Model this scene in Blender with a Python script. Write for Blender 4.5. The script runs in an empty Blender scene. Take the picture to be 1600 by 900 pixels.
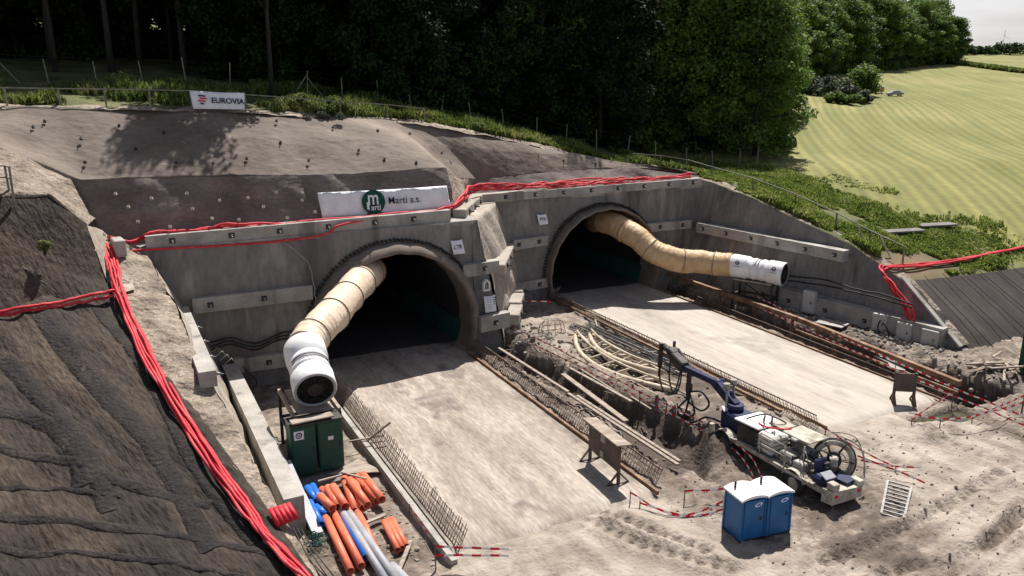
import bpy, math, random
import numpy as np
from mathutils import Vector, Matrix
random.seed(7); RNG=np.random.default_rng(7)
S=bpy.context.scene; COL=S.collection
R=math.radians; PI=math.pi
# ---------------------------------------------------------------- camera
F=1300.; TH=R(15.07); AL=R(26.7); H0=18.
cd=bpy.data.cameras.new('camera'); cam=bpy.data.objects.new('camera',cd); COL.objects.link(cam); S.camera=cam
cd.sensor_width=36; cd.lens=36*F/1600; cd.clip_start=.1; cd.clip_end=5000
cam.location=(0,0,H0); cam.rotation_euler=(PI/2-TH,0,-AL)
# ---------------------------------------------------------------- light
SUN_EL=R(59); SUN_AZ=R(42)
w=bpy.data.worlds.new('World'); S.world=w; w.use_nodes=True
nt=w.node_tree; bg=nt.nodes['Background']
sky=nt.nodes.new('ShaderNodeTexSky'); sky.sky_type='NISHITA'; sky.sun_disc=False
sky.sun_elevation=SUN_EL; sky.sun_rotation=SUN_AZ; sky.altitude=300; sky.air_density=1; sky.dust_density=2.5
# thin high cloud over the sky
tc=nt.nodes.new('ShaderNodeTexCoord'); mp=nt.nodes.new('ShaderNodeMapping'); mp.inputs['Scale'].default_value=(2,2,14)
nz=nt.nodes.new('ShaderNodeTexNoise'); nz.inputs['Scale'].default_value=1.6; nz.inputs['Detail'].default_value=6
cr=nt.nodes.new('ShaderNodeValToRGB'); cr.color_ramp.elements[0].position=.35; cr.color_ramp.elements[1].position=.7
cr.color_ramp.elements[0].color=(.45,.45,.45,1); cr.color_ramp.elements[1].color=(.95,.95,.95,1)
mx=nt.nodes.new('ShaderNodeMixRGB'); mx.inputs[2].default_value=(13,12.8,13.4,1)
nt.links.new(tc.outputs['Generated'],mp.inputs[0]); nt.links.new(mp.outputs[0],nz.inputs[0]); nt.links.new(nz.outputs[0],cr.inputs[0])
sp=nt.nodes.new('ShaderNodeSeparateXYZ'); nt.links.new(tc.outputs['Generated'],sp.inputs[0])
hz=nt.nodes.new('ShaderNodeMapRange'); hz.inputs[1].default_value=.04; hz.inputs[2].default_value=.35; hz.inputs[3].default_value=1.; hz.inputs[4].default_value=.12; nt.links.new(sp.outputs[2],hz.inputs[0])
hm=nt.nodes.new('ShaderNodeMath'); hm.operation='MULTIPLY'; nt.links.new(cr.outputs[0],hm.inputs[0]); nt.links.new(hz.outputs[0],hm.inputs[1])
nt.links.new(hm.outputs[0],mx.inputs[0]); nt.links.new(sky.outputs[0],mx.inputs[1]); nt.links.new(mx.outputs[0],bg.inputs[0])
bg.inputs[1].default_value=.05
sd=bpy.data.lights.new('sun','SUN'); sd.energy=4.8; sd.angle=R(.5); sd.color=(1,.955,.90)
so=bpy.data.objects.new('sun',sd); COL.objects.link(so)
SD=Vector((math.sin(SUN_AZ)*math.cos(SUN_EL),math.cos(SUN_AZ)*math.cos(SUN_EL),math.sin(SUN_EL)))
so.rotation_euler=SD.to_track_quat('Z','Y').to_euler(); so.location=(60,60,80)
S.view_settings.view_transform='Standard'; S.view_settings.look='None'; S.view_settings.gamma=1
S.view_settings.exposure=.68
# ---------------------------------------------------------------- picking helpers (photo pixel + a real distance -> point)
FW=np.array([math.sin(AL)*math.cos(TH),math.cos(AL)*math.cos(TH),-math.sin(TH)])
RT=np.array([math.cos(AL),-math.sin(AL),0.]); UP=np.cross(RT,FW); CC=np.array([0,0,H0])
def ray(u,v): return FW*F+RT*(u-800)-UP*(v-450)
def PZ(u,v,z=0.): d=ray(u,v); return CC+d*(z-H0)/d[2]
def PY(u,v,y): d=ray(u,v); return CC+d*y/d[1]
def PX(u,v,x): d=ray(u,v); return CC+d*x/d[0]
def sstep(t): t=np.clip(t,0,1); return t*t*(3-2*t)
# value-noise fbm
_G=RNG.random((256,256))*2-1
def vnoise(x,y):
    xi=np.floor(x).astype(int); yi=np.floor(y).astype(int); fx=x-xi; fy=y-yi
    fx=fx*fx*(3-2*fx); fy=fy*fy*(3-2*fy)
    a=_G[xi%256,yi%256]; b=_G[(xi+1)%256,yi%256]; c=_G[xi%256,(yi+1)%256]; d=_G[(xi+1)%256,(yi+1)%256]
    return (a*(1-fx)+b*fx)*(1-fy)+(c*(1-fx)+d*fx)*fy
def fbm(x,y,s=1.,o=4):
    x=np.asarray(x,float)*s; y=np.asarray(y,float)*s; r=0; a=.5
    for i in range(o): r=r+a*vnoise(x+17.3*i,y+9.1*i); x=x*2.03; y=y*2.03; a*=.5
    return r
# ---------------------------------------------------------------- materials
def mat(name,stops,scale=1.,rough=.85,bump=0.,bscale=None,stretch=(1,1,1),metal=0.,coord='Object',detail=6.,fine=.25,fscale=None,dist=0.,rot=(0,0,0),spec=.3,island=0.,transl=0.):
    m=bpy.data.materials.new(name); m.use_nodes=True; n=m.node_tree.nodes; l=m.node_tree.links
    b=n['Principled BSDF']; b.inputs['Roughness'].default_value=rough; b.inputs['Metallic'].default_value=metal
    b.inputs['Specular IOR Level'].default_value=spec
    if len(stops)==1 and fine==0: 
        b.inputs['Base Color'].default_value=(*stops[0],1); return m
    if coord=='World': g=n.new('ShaderNodeNewGeometry'); src=g.outputs['Position']
    else: g=n.new('ShaderNodeTexCoord'); src=g.outputs['Object']
    mp=n.new('ShaderNodeMapping'); mp.inputs['Scale'].default_value=stretch; l.new(src,mp.inputs[0])
    if any(rot):
        m0=n.new('ShaderNodeMapping'); m0.inputs['Rotation'].default_value=rot; l.new(src,m0.inputs[0]); l.new(m0.outputs[0],mp.inputs[0])
    t=n.new('ShaderNodeTexNoise'); t.inputs['Scale'].default_value=scale; t.inputs['Detail'].default_value=detail; t.inputs['Distortion'].default_value=dist; l.new(mp.outputs[0],t.inputs[0])
    if len(stops)==1: stops=[tuple(c*.85 for c in stops[0]),tuple(min(1,c*1.12) for c in stops[0])]
    cr=n.new('ShaderNodeValToRGB'); l.new(t.outputs['Fac'],cr.inputs[0]); e=cr.color_ramp.elements
    while len(e)<len(stops): e.new(.5)
    for i,c in enumerate(stops): e[i].position=.28+.44*i/(len(stops)-1); e[i].color=(*c,1)
    out=cr.outputs[0]
    if fine:
        t2=n.new('ShaderNodeTexNoise'); t2.inputs['Scale'].default_value=fscale or scale*9; t2.inputs['Detail'].default_value=4; l.new(mp.outputs[0],t2.inputs[0])
        mr=n.new('ShaderNodeMapRange'); mr.inputs[1].default_value=.3; mr.inputs[2].default_value=.7; mr.inputs[3].default_value=1-fine; mr.inputs[4].default_value=1+fine; l.new(t2.outputs['Fac'],mr.inputs[0])
        mu=n.new('ShaderNodeVectorMath'); mu.operation='SCALE'; l.new(out,mu.inputs[0]); l.new(mr.outputs[0],mu.inputs['Scale']); out=mu.outputs[0]
    if island:
        gg=n.new('ShaderNodeNewGeometry'); mr=n.new('ShaderNodeMapRange'); mr.inputs[3].default_value=1-island; mr.inputs[4].default_value=1+island
        l.new(gg.outputs['Random Per Island'],mr.inputs[0]); mu=n.new('ShaderNodeVectorMath'); mu.operation='SCALE'; l.new(out,mu.inputs[0]); l.new(mr.outputs[0],mu.inputs['Scale']); out=mu.outputs[0]
    l.new(out,b.inputs['Base Color'])
    if bump:
        t3=n.new('ShaderNodeTexNoise'); t3.inputs['Scale'].default_value=bscale or scale*6; t3.inputs['Detail'].default_value=6; l.new(mp.outputs[0],t3.inputs[0])
        bu=n.new('ShaderNodeBump'); bu.inputs['Strength'].default_value=1; bu.inputs['Distance'].default_value=bump; l.new(t3.outputs['Fac'],bu.inputs['Height']); l.new(bu.outputs[0],b.inputs['Normal'])
    if transl:
        tr=n.new('ShaderNodeBsdfTranslucent'); l.new(out,tr.inputs[0]); ms=n.new('ShaderNodeMixShader'); ms.inputs[0].default_value=transl
        l.new(b.outputs[0],ms.inputs[1]); l.new(tr.outputs[0],ms.inputs[2]); l.new(ms.outputs[0],n['Material Output'].inputs[0])
    return m
M={}
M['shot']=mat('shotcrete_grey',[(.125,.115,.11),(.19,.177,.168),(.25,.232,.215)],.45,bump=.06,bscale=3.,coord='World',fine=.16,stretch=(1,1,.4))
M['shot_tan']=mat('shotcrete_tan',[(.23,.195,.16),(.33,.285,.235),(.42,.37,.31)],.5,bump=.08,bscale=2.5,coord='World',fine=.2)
M['rough_tan']=mat('rough_tan_earth',[(.14,.11,.085),(.24,.195,.15),(.33,.275,.22)],1.1,bump=.25,bscale=3,coord='World',fine=.35)
M['slope']=mat('sprayed_slope',[(.095,.074,.060),(.132,.105,.086),(.172,.140,.116)],.3,bump=.1,bscale=1.6,coord='World',fine=.14,stretch=(1,1.6,1))
M['dark']=mat('dark_shotcrete',[(.105,.084,.073),(.145,.119,.104),(.19,.16,.14)],.5,bump=.1,bscale=1.5,coord='World',fine=.18,stretch=(1,1,1.5))
M['mat']=mat('dark_geotextile',[(.017,.0125,.010),(.028,.021,.0165),(.050,.036,.026),(.085,.060,.040)],.38,bump=.16,bscale=5.,coord='World',fine=.45,fscale=9,detail=12.,stretch=(1.,.26,.5),rot=(0,0,R(-22)),dist=.8)
M['conc']=mat('precast_concrete',[(.24,.225,.205),(.33,.31,.28),(.40,.375,.34)],.9,bump=.01,coord='World',fine=.12)
M['road']=mat('pale_concrete_road',[(.30,.265,.225),(.385,.342,.292),(.44,.395,.34)],.22,bump=.015,bscale=4,coord='World',fine=.1,stretch=(2.2,.35,1),rough=.8)
M['road_dirt']=mat('dusty_road',[(.225,.186,.15),(.32,.272,.226),(.40,.348,.294)],.4,bump=.05,bscale=4.,coord='World',fine=.25,stretch=(2.,.4,1))
M['steel_rust']=mat('rusty_steel',[(.10,.055,.035),(.20,.12,.075),(.30,.20,.13)],1.2,rough=.75,metal=.2,coord='World',fine=.3)
M['rebar']=mat('rebar_brown',[(.11,.075,.058),(.19,.135,.105)],2,rough=.8,coord='World',fine=.2)
M['steel_dark']=mat('dark_steel',[(.03,.028,.028),(.07,.06,.055)],2,rough=.6,metal=.3,fine=.2)
M['steel_grey']=mat('grey_steel',[(.18,.175,.17),(.30,.29,.28)],1.5,rough=.5,metal=.4,fine=.2)
M['wood']=mat('weathered_wood',[(.18,.145,.115),(.29,.24,.195),(.40,.345,.28)],1.,stretch=(1,6,6),coord='World',fine=.25)
M['wood_dark']=mat('old_dark_wood',[(.07,.055,.045),(.13,.10,.082)],1.5,fine=.25)
M['red']=mat('red_hose_plastic',[(.42,.012,.025),(.54,.025,.04),(.60,.09,.09)],1.2,rough=.6,spec=.3,fine=.2,coord='World')
M['black']=mat('black_rubber',[(.012,.012,.012),(.03,.028,.026)],3,rough=.7,fine=.2)
M['cable']=mat('dusty_cable',[(.10,.09,.08),(.18,.16,.14)],3,rough=.8,fine=.2)
M['white']=mat('white_paint',[(.62,.62,.63),(.80,.79,.78)],1.1,rough=.5,fine=.06)
M['white_fabric']=mat('white_banner_fabric',[(.62,.62,.66),(.78,.78,.80)],1.5,rough=.5,bump=.12,bscale=1.3,fine=.04)
M['duct']=mat('yellow_duct_fabric',[(.46,.29,.14),(.60,.43,.26)],1.5,rough=.55,bump=.05,bscale=3,fine=.14)
M['duct_pale']=mat('cream_duct_fabric',[(.54,.42,.30),(.68,.56,.43)],1.5,rough=.55,bump=.05,bscale=3,fine=.14)
M['green']=mat('dark_green_paint',[(.005,.05,.035),(.01,.08,.055)],2,rough=.45,fine=.12)
M['teal']=mat('teal_membrane',[(.010,.055,.05),(.02,.09,.08)],1,rough=.6,fine=.2,coord='World')
M['blue']=mat('blue_plastic',[(.008,.085,.24),(.015,.12,.31)],1.5,rough=.4,fine=.08)
M['navy']=mat('navy_paint',[(.006,.010,.04),(.012,.02,.075)],3,rough=.5,fine=.3)
M['bluepipe']=mat('blue_pipe_plastic',[(.02,.12,.48),(.03,.16,.58)],2,rough=.4,fine=.08)
M['orange']=mat('orange_pipe_plastic',[(.58,.13,.065),(.68,.19,.11)],2,rough=.45,fine=.12)
M['greypipe']=mat('grey_pipe_plastic',[(.26,.26,.28),(.36,.36,.38)],2,rough=.5,fine=.12)
M['beige']=mat('dusty_beige_paint',[(.18,.155,.12),(.38,.345,.28),(.54,.50,.43)],2.,rough=.7,fine=.25)
M['tank']=mat('translucent_tank_plastic',[(.55,.52,.45),(.68,.65,.58)],2,rough=.5,fine=.15)
M['ink']=mat('navy_ink',[(.01,.015,.05)],fine=0); M['inkred']=mat('red_ink',[(.55,.01,.04)],fine=0); M['inkgreen']=mat('green_ink',[(.004,.06,.04)],fine=0)
M['tapered']=mat('tape_red',[(.60,.02,.03)],fine=0); M['tapewhite']=mat('tape_white',[(.75,.72,.70)],fine=0)
M['paper']=mat('white_sign_board',[(.66,.67,.74),(.74,.75,.80)],2,rough=.5,fine=.03)
M['leaf']=mat('leaf_green',[(.05,.10,.015),(.095,.165,.025),(.15,.225,.04)],.25,rough=.6,fine=.2,island=.45,transl=.4,coord='World')
M['leaf2']=mat('leaf_deep_green',[(.018,.04,.010),(.035,.07,.014),(.06,.105,.02)],.2,rough=.6,fine=.2,island=.4,transl=.25,coord='World')
M['leafgrey']=mat('leaf_grey_green',[(.05,.065,.04),(.09,.11,.06)],.5,rough=.7,fine=.2,island=.4,transl=.2,coord='World')
M['grass']=mat('bank_grass_green',[(.085,.12,.022),(.165,.215,.042),(.29,.30,.10)],.5,rough=.7,fine=.3,island=.5,transl=.45,coord='World')
M['weed']=mat('weed_green',[(.06,.085,.018),(.12,.155,.035),(.23,.24,.085)],.35,rough=.7,fine=.25,island=.45,transl=.4,coord='World')
M['leaf_shadepaint']=mat('leaf_painted_shade',[(.006,.012,.004),(.012,.024,.007),(.024,.045,.011)],.2,rough=.75,fine=.2,island=.45,coord='World',spec=.1)  # deep forest shade is put into this near-black leaf colour
M['bark']=mat('bark',[(.016,.013,.011),(.038,.032,.027)],2,bump=.03,stretch=(3,3,.5),fine=.25)
M['forest_floor']=mat('verge_earth',[(.05,.055,.02),(.09,.10,.03),(.17,.15,.07)],.5,bump=.1,bscale=3,coord='World',fine=.35)
def stains(m):
    n=m.node_tree.nodes; l=m.node_tree.links; b=n['Principled BSDF']; src=b.inputs['Base Color'].links[0].from_socket; g=n.new('ShaderNodeNewGeometry')
    for sc,st,lo,hi,c in ((.9,(1,1,.10),.56,.70,(.085,.075,.07,1)),(.7,(1,1,.35),.60,.74,(.36,.33,.30,1)),(1.6,(1,1,.16),.62,.72,(.30,.26,.22,1))):
        mp=n.new('ShaderNodeMapping'); mp.inputs['Scale'].default_value=st; mp.inputs['Location'].default_value=(sc*7,3,1); l.new(g.outputs['Position'],mp.inputs[0]); t=n.new('ShaderNodeTexNoise'); t.inputs['Scale'].default_value=sc; t.inputs['Detail'].default_value=7; l.new(mp.outputs[0],t.inputs[0])
        mr=n.new('ShaderNodeMapRange'); mr.inputs[1].default_value=lo; mr.inputs[2].default_value=hi; mr.inputs[4].default_value=.7; l.new(t.outputs['Fac'],mr.inputs[0]); mm=n.new('ShaderNodeMixRGB'); mm.inputs[2].default_value=c; l.new(mr.outputs[0],mm.inputs[0]); l.new(src,mm.inputs[1]); src=mm.outputs[0]
    l.new(src,b.inputs['Base Color'])
stains(M['shot']); stains(M['conc'])
# ---------------------------------------------------------------- mesh helpers
def link(o): COL.objects.link(o); return o
def tag(o,label=None,cat=None,group=None,kind=None):
    if label: o['label']=label
    if cat: o['category']=cat
    if group: o['group']=group
    if kind: o['kind']=kind
    return o
def thing(name,label,cat,loc=(0,0,0),group=None):
    o=bpy.data.objects.new(name,None); o.empty_display_size=.3; link(o); o.location=loc; return tag(o,label,cat,group)
def wloc(o):
    v=Vector((0,0,0))
    while o: v+=o.location; o=o.parent
    return v
def fastmesh(name,V,Q,m,smooth=False):
    V=np.ascontiguousarray(V,dtype=np.float32); Q=np.ascontiguousarray(Q,dtype=np.int32); k=Q.shape[1]
    me=bpy.data.meshes.new(name); me.vertices.add(len(V)); me.vertices.foreach_set('co',V.ravel())
    me.loops.add(Q.size); me.loops.foreach_set('vertex_index',Q.ravel())
    me.polygons.add(len(Q)); me.polygons.foreach_set('loop_start',np.arange(0,Q.size,k,dtype=np.int32)); me.polygons.foreach_set('loop_total',np.full(len(Q),k,dtype=np.int32))
    me.polygons.foreach_set('use_smooth',np.full(len(Q),smooth)); me.materials.append(m); me.update(calc_edges=True); me.validate(); return me
def obj(name,me,parent=None,loc=(0,0,0)):
    o=bpy.data.objects.new(name,me); link(o); o.location=loc
    if parent: o.parent=parent
    return o
class MB:
    def __init__(s): s.v=[]; s.f=[]; s.sm=[]; s.mi=[]; s.cur=0
    def add(s,vs,fs,sm=False):
        b=len(s.v); s.v+= [tuple(map(float,v)) for v in vs]
        for f in fs: s.f.append([b+i for i in f]); s.sm.append(sm); s.mi.append(s.cur)
    def hexa(s,b,t):   # bottom quad, top quad
        s.add(list(b)+list(t),[(3,2,1,0),(4,5,6,7),(0,1,5,4),(1,2,6,5),(2,3,7,6),(3,0,4,7)])
    def box(s,c,d,rz=0.,ry=0.,rx=0.,bev=0.):
        m=Matrix.Rotation(rz,3,'Z')@Matrix.Rotation(ry,3,'Y')@Matrix.Rotation(rx,3,'X'); c=Vector(c); x,y,z=d[0]/2,d[1]/2,d[2]/2
        if bev<=0:
            P=[(-x,-y,-z),(x,-y,-z),(x,y,-z),(-x,y,-z),(-x,-y,z),(x,-y,z),(x,y,z),(-x,y,z)]
            P=[c+m@Vector(p) for p in P]; s.hexa(P[:4],P[4:]); return
        rings=[]
        for zz,k in ((-z,bev),(-z+bev,0),(z-bev,0),(z,bev)):
            a,b=x-k,y-k; q=min(bev,a,b)
            rings.append([(-a+q,-b,zz),(a-q,-b,zz),(a,-b+q,zz),(a,b-q,zz),(a-q,b,zz),(-a+q,b,zz),(-a,b-q,zz),(-a,-b+q,zz)])
        V=[c+m@Vector(p) for r in rings for p in r]; fs=[tuple(reversed(range(8))),tuple(range(24,32))]
        for k in range(3):
            for i in range(8): j=(i+1)%8; fs.append((k*8+i,k*8+j,k*8+8+j,k*8+8+i))
        s.add(V,fs)
    def bar(s,p,q,wd,h=None,up=(0,0,1)):
        h=h or wd; p=Vector(p); q=Vector(q); d=(q-p).normalized(); u=Vector(up)
        if abs(d.dot(u))>.98: u=Vector((1,0,0))
        a=d.cross(u).normalized()*wd/2; b=a.cross(d).normalized()*h/2
        s.hexa([p-a-b,p+a-b,p+a+b,p-a+b],[q-a-b,q+a-b,q+a+b,q-a+b])
    def tube(s,pts,r,n=8,cap=True,closed=False):
        pts=[Vector(p) for p in pts]; N=len(pts); rr=r if hasattr(r,'__len__') else [r]*N
        V=[]; prev=None
        for i,p in enumerate(pts):
            if closed: d=pts[(i+1)%N]-pts[i-1]
            else: d=pts[min(i+1,N-1)]-pts[max(i-1,0)]
            d.normalize()
            if prev is None:
                a=d.cross(Vector((0,0,1)))
                if a.length<.05: a=d.cross(Vector((1,0,0)))
            else: a=prev-d*prev.dot(d)
            a.normalize(); prev=a; b=d.cross(a)
            for k in range(n): t=2*PI*k/n; V.append(p+(a*math.cos(t)+b*math.sin(t))*rr[i])
        fs=[]
        for i in range(N if closed else N-1):
            for k in range(n): k2=(k+1)%n; i2=(i+1)%N; fs.append((i*n+k,i*n+k2,i2*n+k2,i2*n+k))
        s.add(V,fs,True)
        if cap and not closed:
            b0=len(s.v)-len(V); s.f.append([b0+k for k in reversed(range(n))]); s.sm.append(False); s.mi.append(s.cur)
            s.f.append([b0+(N-1)*n+k for k in range(n)]); s.sm.append(False); s.mi.append(s.cur)
    def pipe(s,p,q,ro,ri,n=18):   # open-ended hollow pipe
        p=Vector(p); q=Vector(q); d=(q-p).normalized(); a=d.cross(Vector((0,0,1)))
        if a.length<.05: a=Vector((1,0,0))
        a.normalize(); b=d.cross(a); V=[]
        for c,r in ((p,ri),(p,ro),(q,ro),(q,ri)):
            for k in range(n): t=2*PI*k/n; V.append(c+(a*math.cos(t)+b*math.sin(t))*r)
        fs=[]
        for i in range(4):
            for k in range(n): k2=(k+1)%n; i2=(i+1)%4; fs.append((i*n+k,i*n+k2,i2*n+k2,i2*n+k))
        s.add(V,fs,True)
    def build(s,name,m,parent=None,origin=None):
        ms=m if isinstance(m,(list,tuple)) else [m]
        V=np.array(s.v)
        if parent is not None: off=np.array(wloc(parent)); loc=(0,0,0)
        else:
            off=np.array(origin) if origin is not None else np.array([(V[:,0].min()+V[:,0].max())/2,(V[:,1].min()+V[:,1].max())/2,V[:,2].min()]); loc=tuple(off)
        me=bpy.data.meshes.new(name); me.from_pydata((V-off).tolist(),[],s.f)
        for k in ms: me.materials.append(k)
        me.polygons.foreach_set('use_smooth',s.sm); me.polygons.foreach_set('material_index',s.mi); me.update()
        return obj(name,me,parent,loc)
def copy_tree(o,parent=None):
    c=o.copy(); link(c)
    if parent: c.parent=parent
    for ch in list(o.children): copy_tree(ch,c)
    return c
def spline(pts,n):
    P=np.array(pts,float); k=len(P); t=np.linspace(0,k-1,n); i=np.clip(t.astype(int),0,k-2); f=(t-i)[:,None]
    p0=P[np.clip(i-1,0,k-1)]; p1=P[i]; p2=P[i+1]; p3=P[np.clip(i+2,0,k-1)]
    return .5*((2*p1)+(-p0+p2)*f+(2*p0-5*p1+4*p2-p3)*f**2+(-p0+3*p1-3*p2+p3)*f**3)
def sheet(name,rows,cell,m,amp=0.,ns=.5,parent=None,kind=None,vec=(0,0,1),smooth=True):
    P=np.array(rows,float); nr,nc=P.shape[:2]
    def dens(P,cell):
        out=[P[0:1]]
        for a in range(len(P)-1):
            L=np.linalg.norm(P[a+1]-P[a],axis=-1).max(); k=max(1,int(math.ceil(L/cell)))
            t=(np.arange(1,k+1)/k)[:,None,None]; out.append(P[a][None]*(1-t)+P[a+1][None]*t)
        return np.concatenate(out)
    G=dens(P,cell); G=dens(np.swapaxes(G,0,1),cell); G=np.swapaxes(G,0,1)
    if amp: G=G+np.array(vec)*(fbm(G[...,0]+G[...,2]*.9,G[...,1]+G[...,2]*.7,ns)*amp)[...,None]
    a,b=G.shape[:2]; idx=np.arange(a*b).reshape(a,b); Q=np.stack([idx[:-1,:-1],idx[:-1,1:],idx[1:,1:],idx[1:,:-1]],-1).reshape(-1,4)
    V=G.reshape(-1,3)
    off=np.array(wloc(parent)) if parent else np.zeros(3)
    o=obj(name,fastmesh(name,V-off,Q,m,smooth),parent)
    if kind: o['kind']=kind
    return o
_txt={}
def text(name,body,size,m,parent,mtx,ext=.01,scale=(1,1),bold=0.):
    cu=bpy.data.curves.new('t','FONT'); cu.body=body; cu.size=size; cu.extrude=ext; cu.offset=bold; cu.align_x='CENTER'; cu.align_y='CENTER'
    o=bpy.data.objects.new('t',cu); link(o); bpy.context.view_layer.update()
    me=bpy.data.meshes.new_from_object(o.evaluated_get(bpy.context.evaluated_depsgraph_get())); bpy.data.objects.remove(o); 
    me.transform(mtx@Matrix.Diagonal((scale[0],scale[1],1,1))); 
    me.transform(Matrix.Translation(-wloc(parent))); me.materials.clear(); me.materials.append(m)
    return obj(name,me,parent)
def frame(o,xv,yv):
    x=Vector(xv).normalized(); y=Vector(yv).normalized(); z=x.cross(y).normalized(); y=z.cross(x)
    return Matrix(((x.x,y.x,z.x,o[0]),(x.y,y.y,z.y,o[1]),(x.z,y.z,z.z,o[2]),(0,0,0,1)))
# ---------------------------------------------------------------- terrain functions
cp=[(-700,165,56),(-300,165,56),(0,167,56),(300,169,56),(480,180,56.5),(650,190,58),(720,203,59),(840,226,60),(960,259,58.6),(1040,263,58.2),(1090,268,57.5),(1130,282,56)]
CR=np.array([PY(*p) for p in cp]); 
def Yc(x): return np.interp(x,CR[:,0],CR[:,1])
def zc(x): return np.interp(x,CR[:,0],CR[:,2])
FY=[20,30,36,41,48.5,57,68,80,100,120,160,200,260,320,600]; FZ=[-3,1.2,3.0,4.6,6.4,7.9,8.5,9.3,10.9,12.4,15.4,18.4,23.6,24.5,12]
WT=np.array([(46.0,57,8.6),(46.2,54.5,8.45),(46.9,48.8,7.35),(48.0,41.4,5.5),(48.4,37.1,3.85),(48.6,32.4,.45)])
def zwall(y): return np.interp(y,WT[::-1,1],WT[::-1,2])
def xwall(y): return np.interp(y,WT[::-1,1],WT[::-1,0])
def Hh(x,y):
    x=np.asarray(x,float); y=np.asarray(y,float)
    f=np.interp(y,FY,FZ)+.5*fbm(x,y,.02)*sstep((y-60)/40)+.12*fbm(x,y,.3)
    f=f*1+(zwall(y)-np.interp(y,FY,FZ))*(1-sstep((x-xwall(y))/10))*(y<60)
    c=zc(x)+(y-Yc(x))*.11*sstep((y-Yc(x))/2)+.15*fbm(x,y,.5)*sstep((y-Yc(x))/1.5)
    t=np.maximum(sstep((x-42)/10),sstep((58.-y)/1.5)*(x>45)); return c*(1-t)+f*t
def hitH(u,v,t0=55,t1=700):
    d=ray(u,v); d=d/np.hypot(d[0],d[1]); t=np.linspace(t0,t1,3000); P=CC+d*t[:,None]
    below=P[:,2]<Hh(P[:,0],P[:,1]); i=int(np.argmax(below)) if below.any() else 2999
    return P[i]
# ---------------------------------------------------------------- setting: outer land
xs=np.arange(-70,48.01,1.); 
yy=np.concatenate([np.arange(0,12,.5),np.arange(12,80,3.)])
GX=np.repeat(xs[None],len(yy),0); GY=Yc(xs)[None]+yy[:,None]; GZ=Hh(GX,GY)
def gridmesh(name,GX,GY,GZ,m,kind='structure'):
    a,b=GX.shape; idx=np.arange(a*b).reshape(a,b); Q=np.stack([idx[:-1,:-1],idx[:-1,1:],idx[1:,1:],idx[1:,:-1]],-1).reshape(-1,4)
    o=obj(name,fastmesh(name,np.stack([GX,GY,GZ],-1).reshape(-1,3),Q,m,True)); o['kind']=kind; return o
gridmesh('terrain',GX,GY,GZ,M['forest_floor'])
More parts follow.
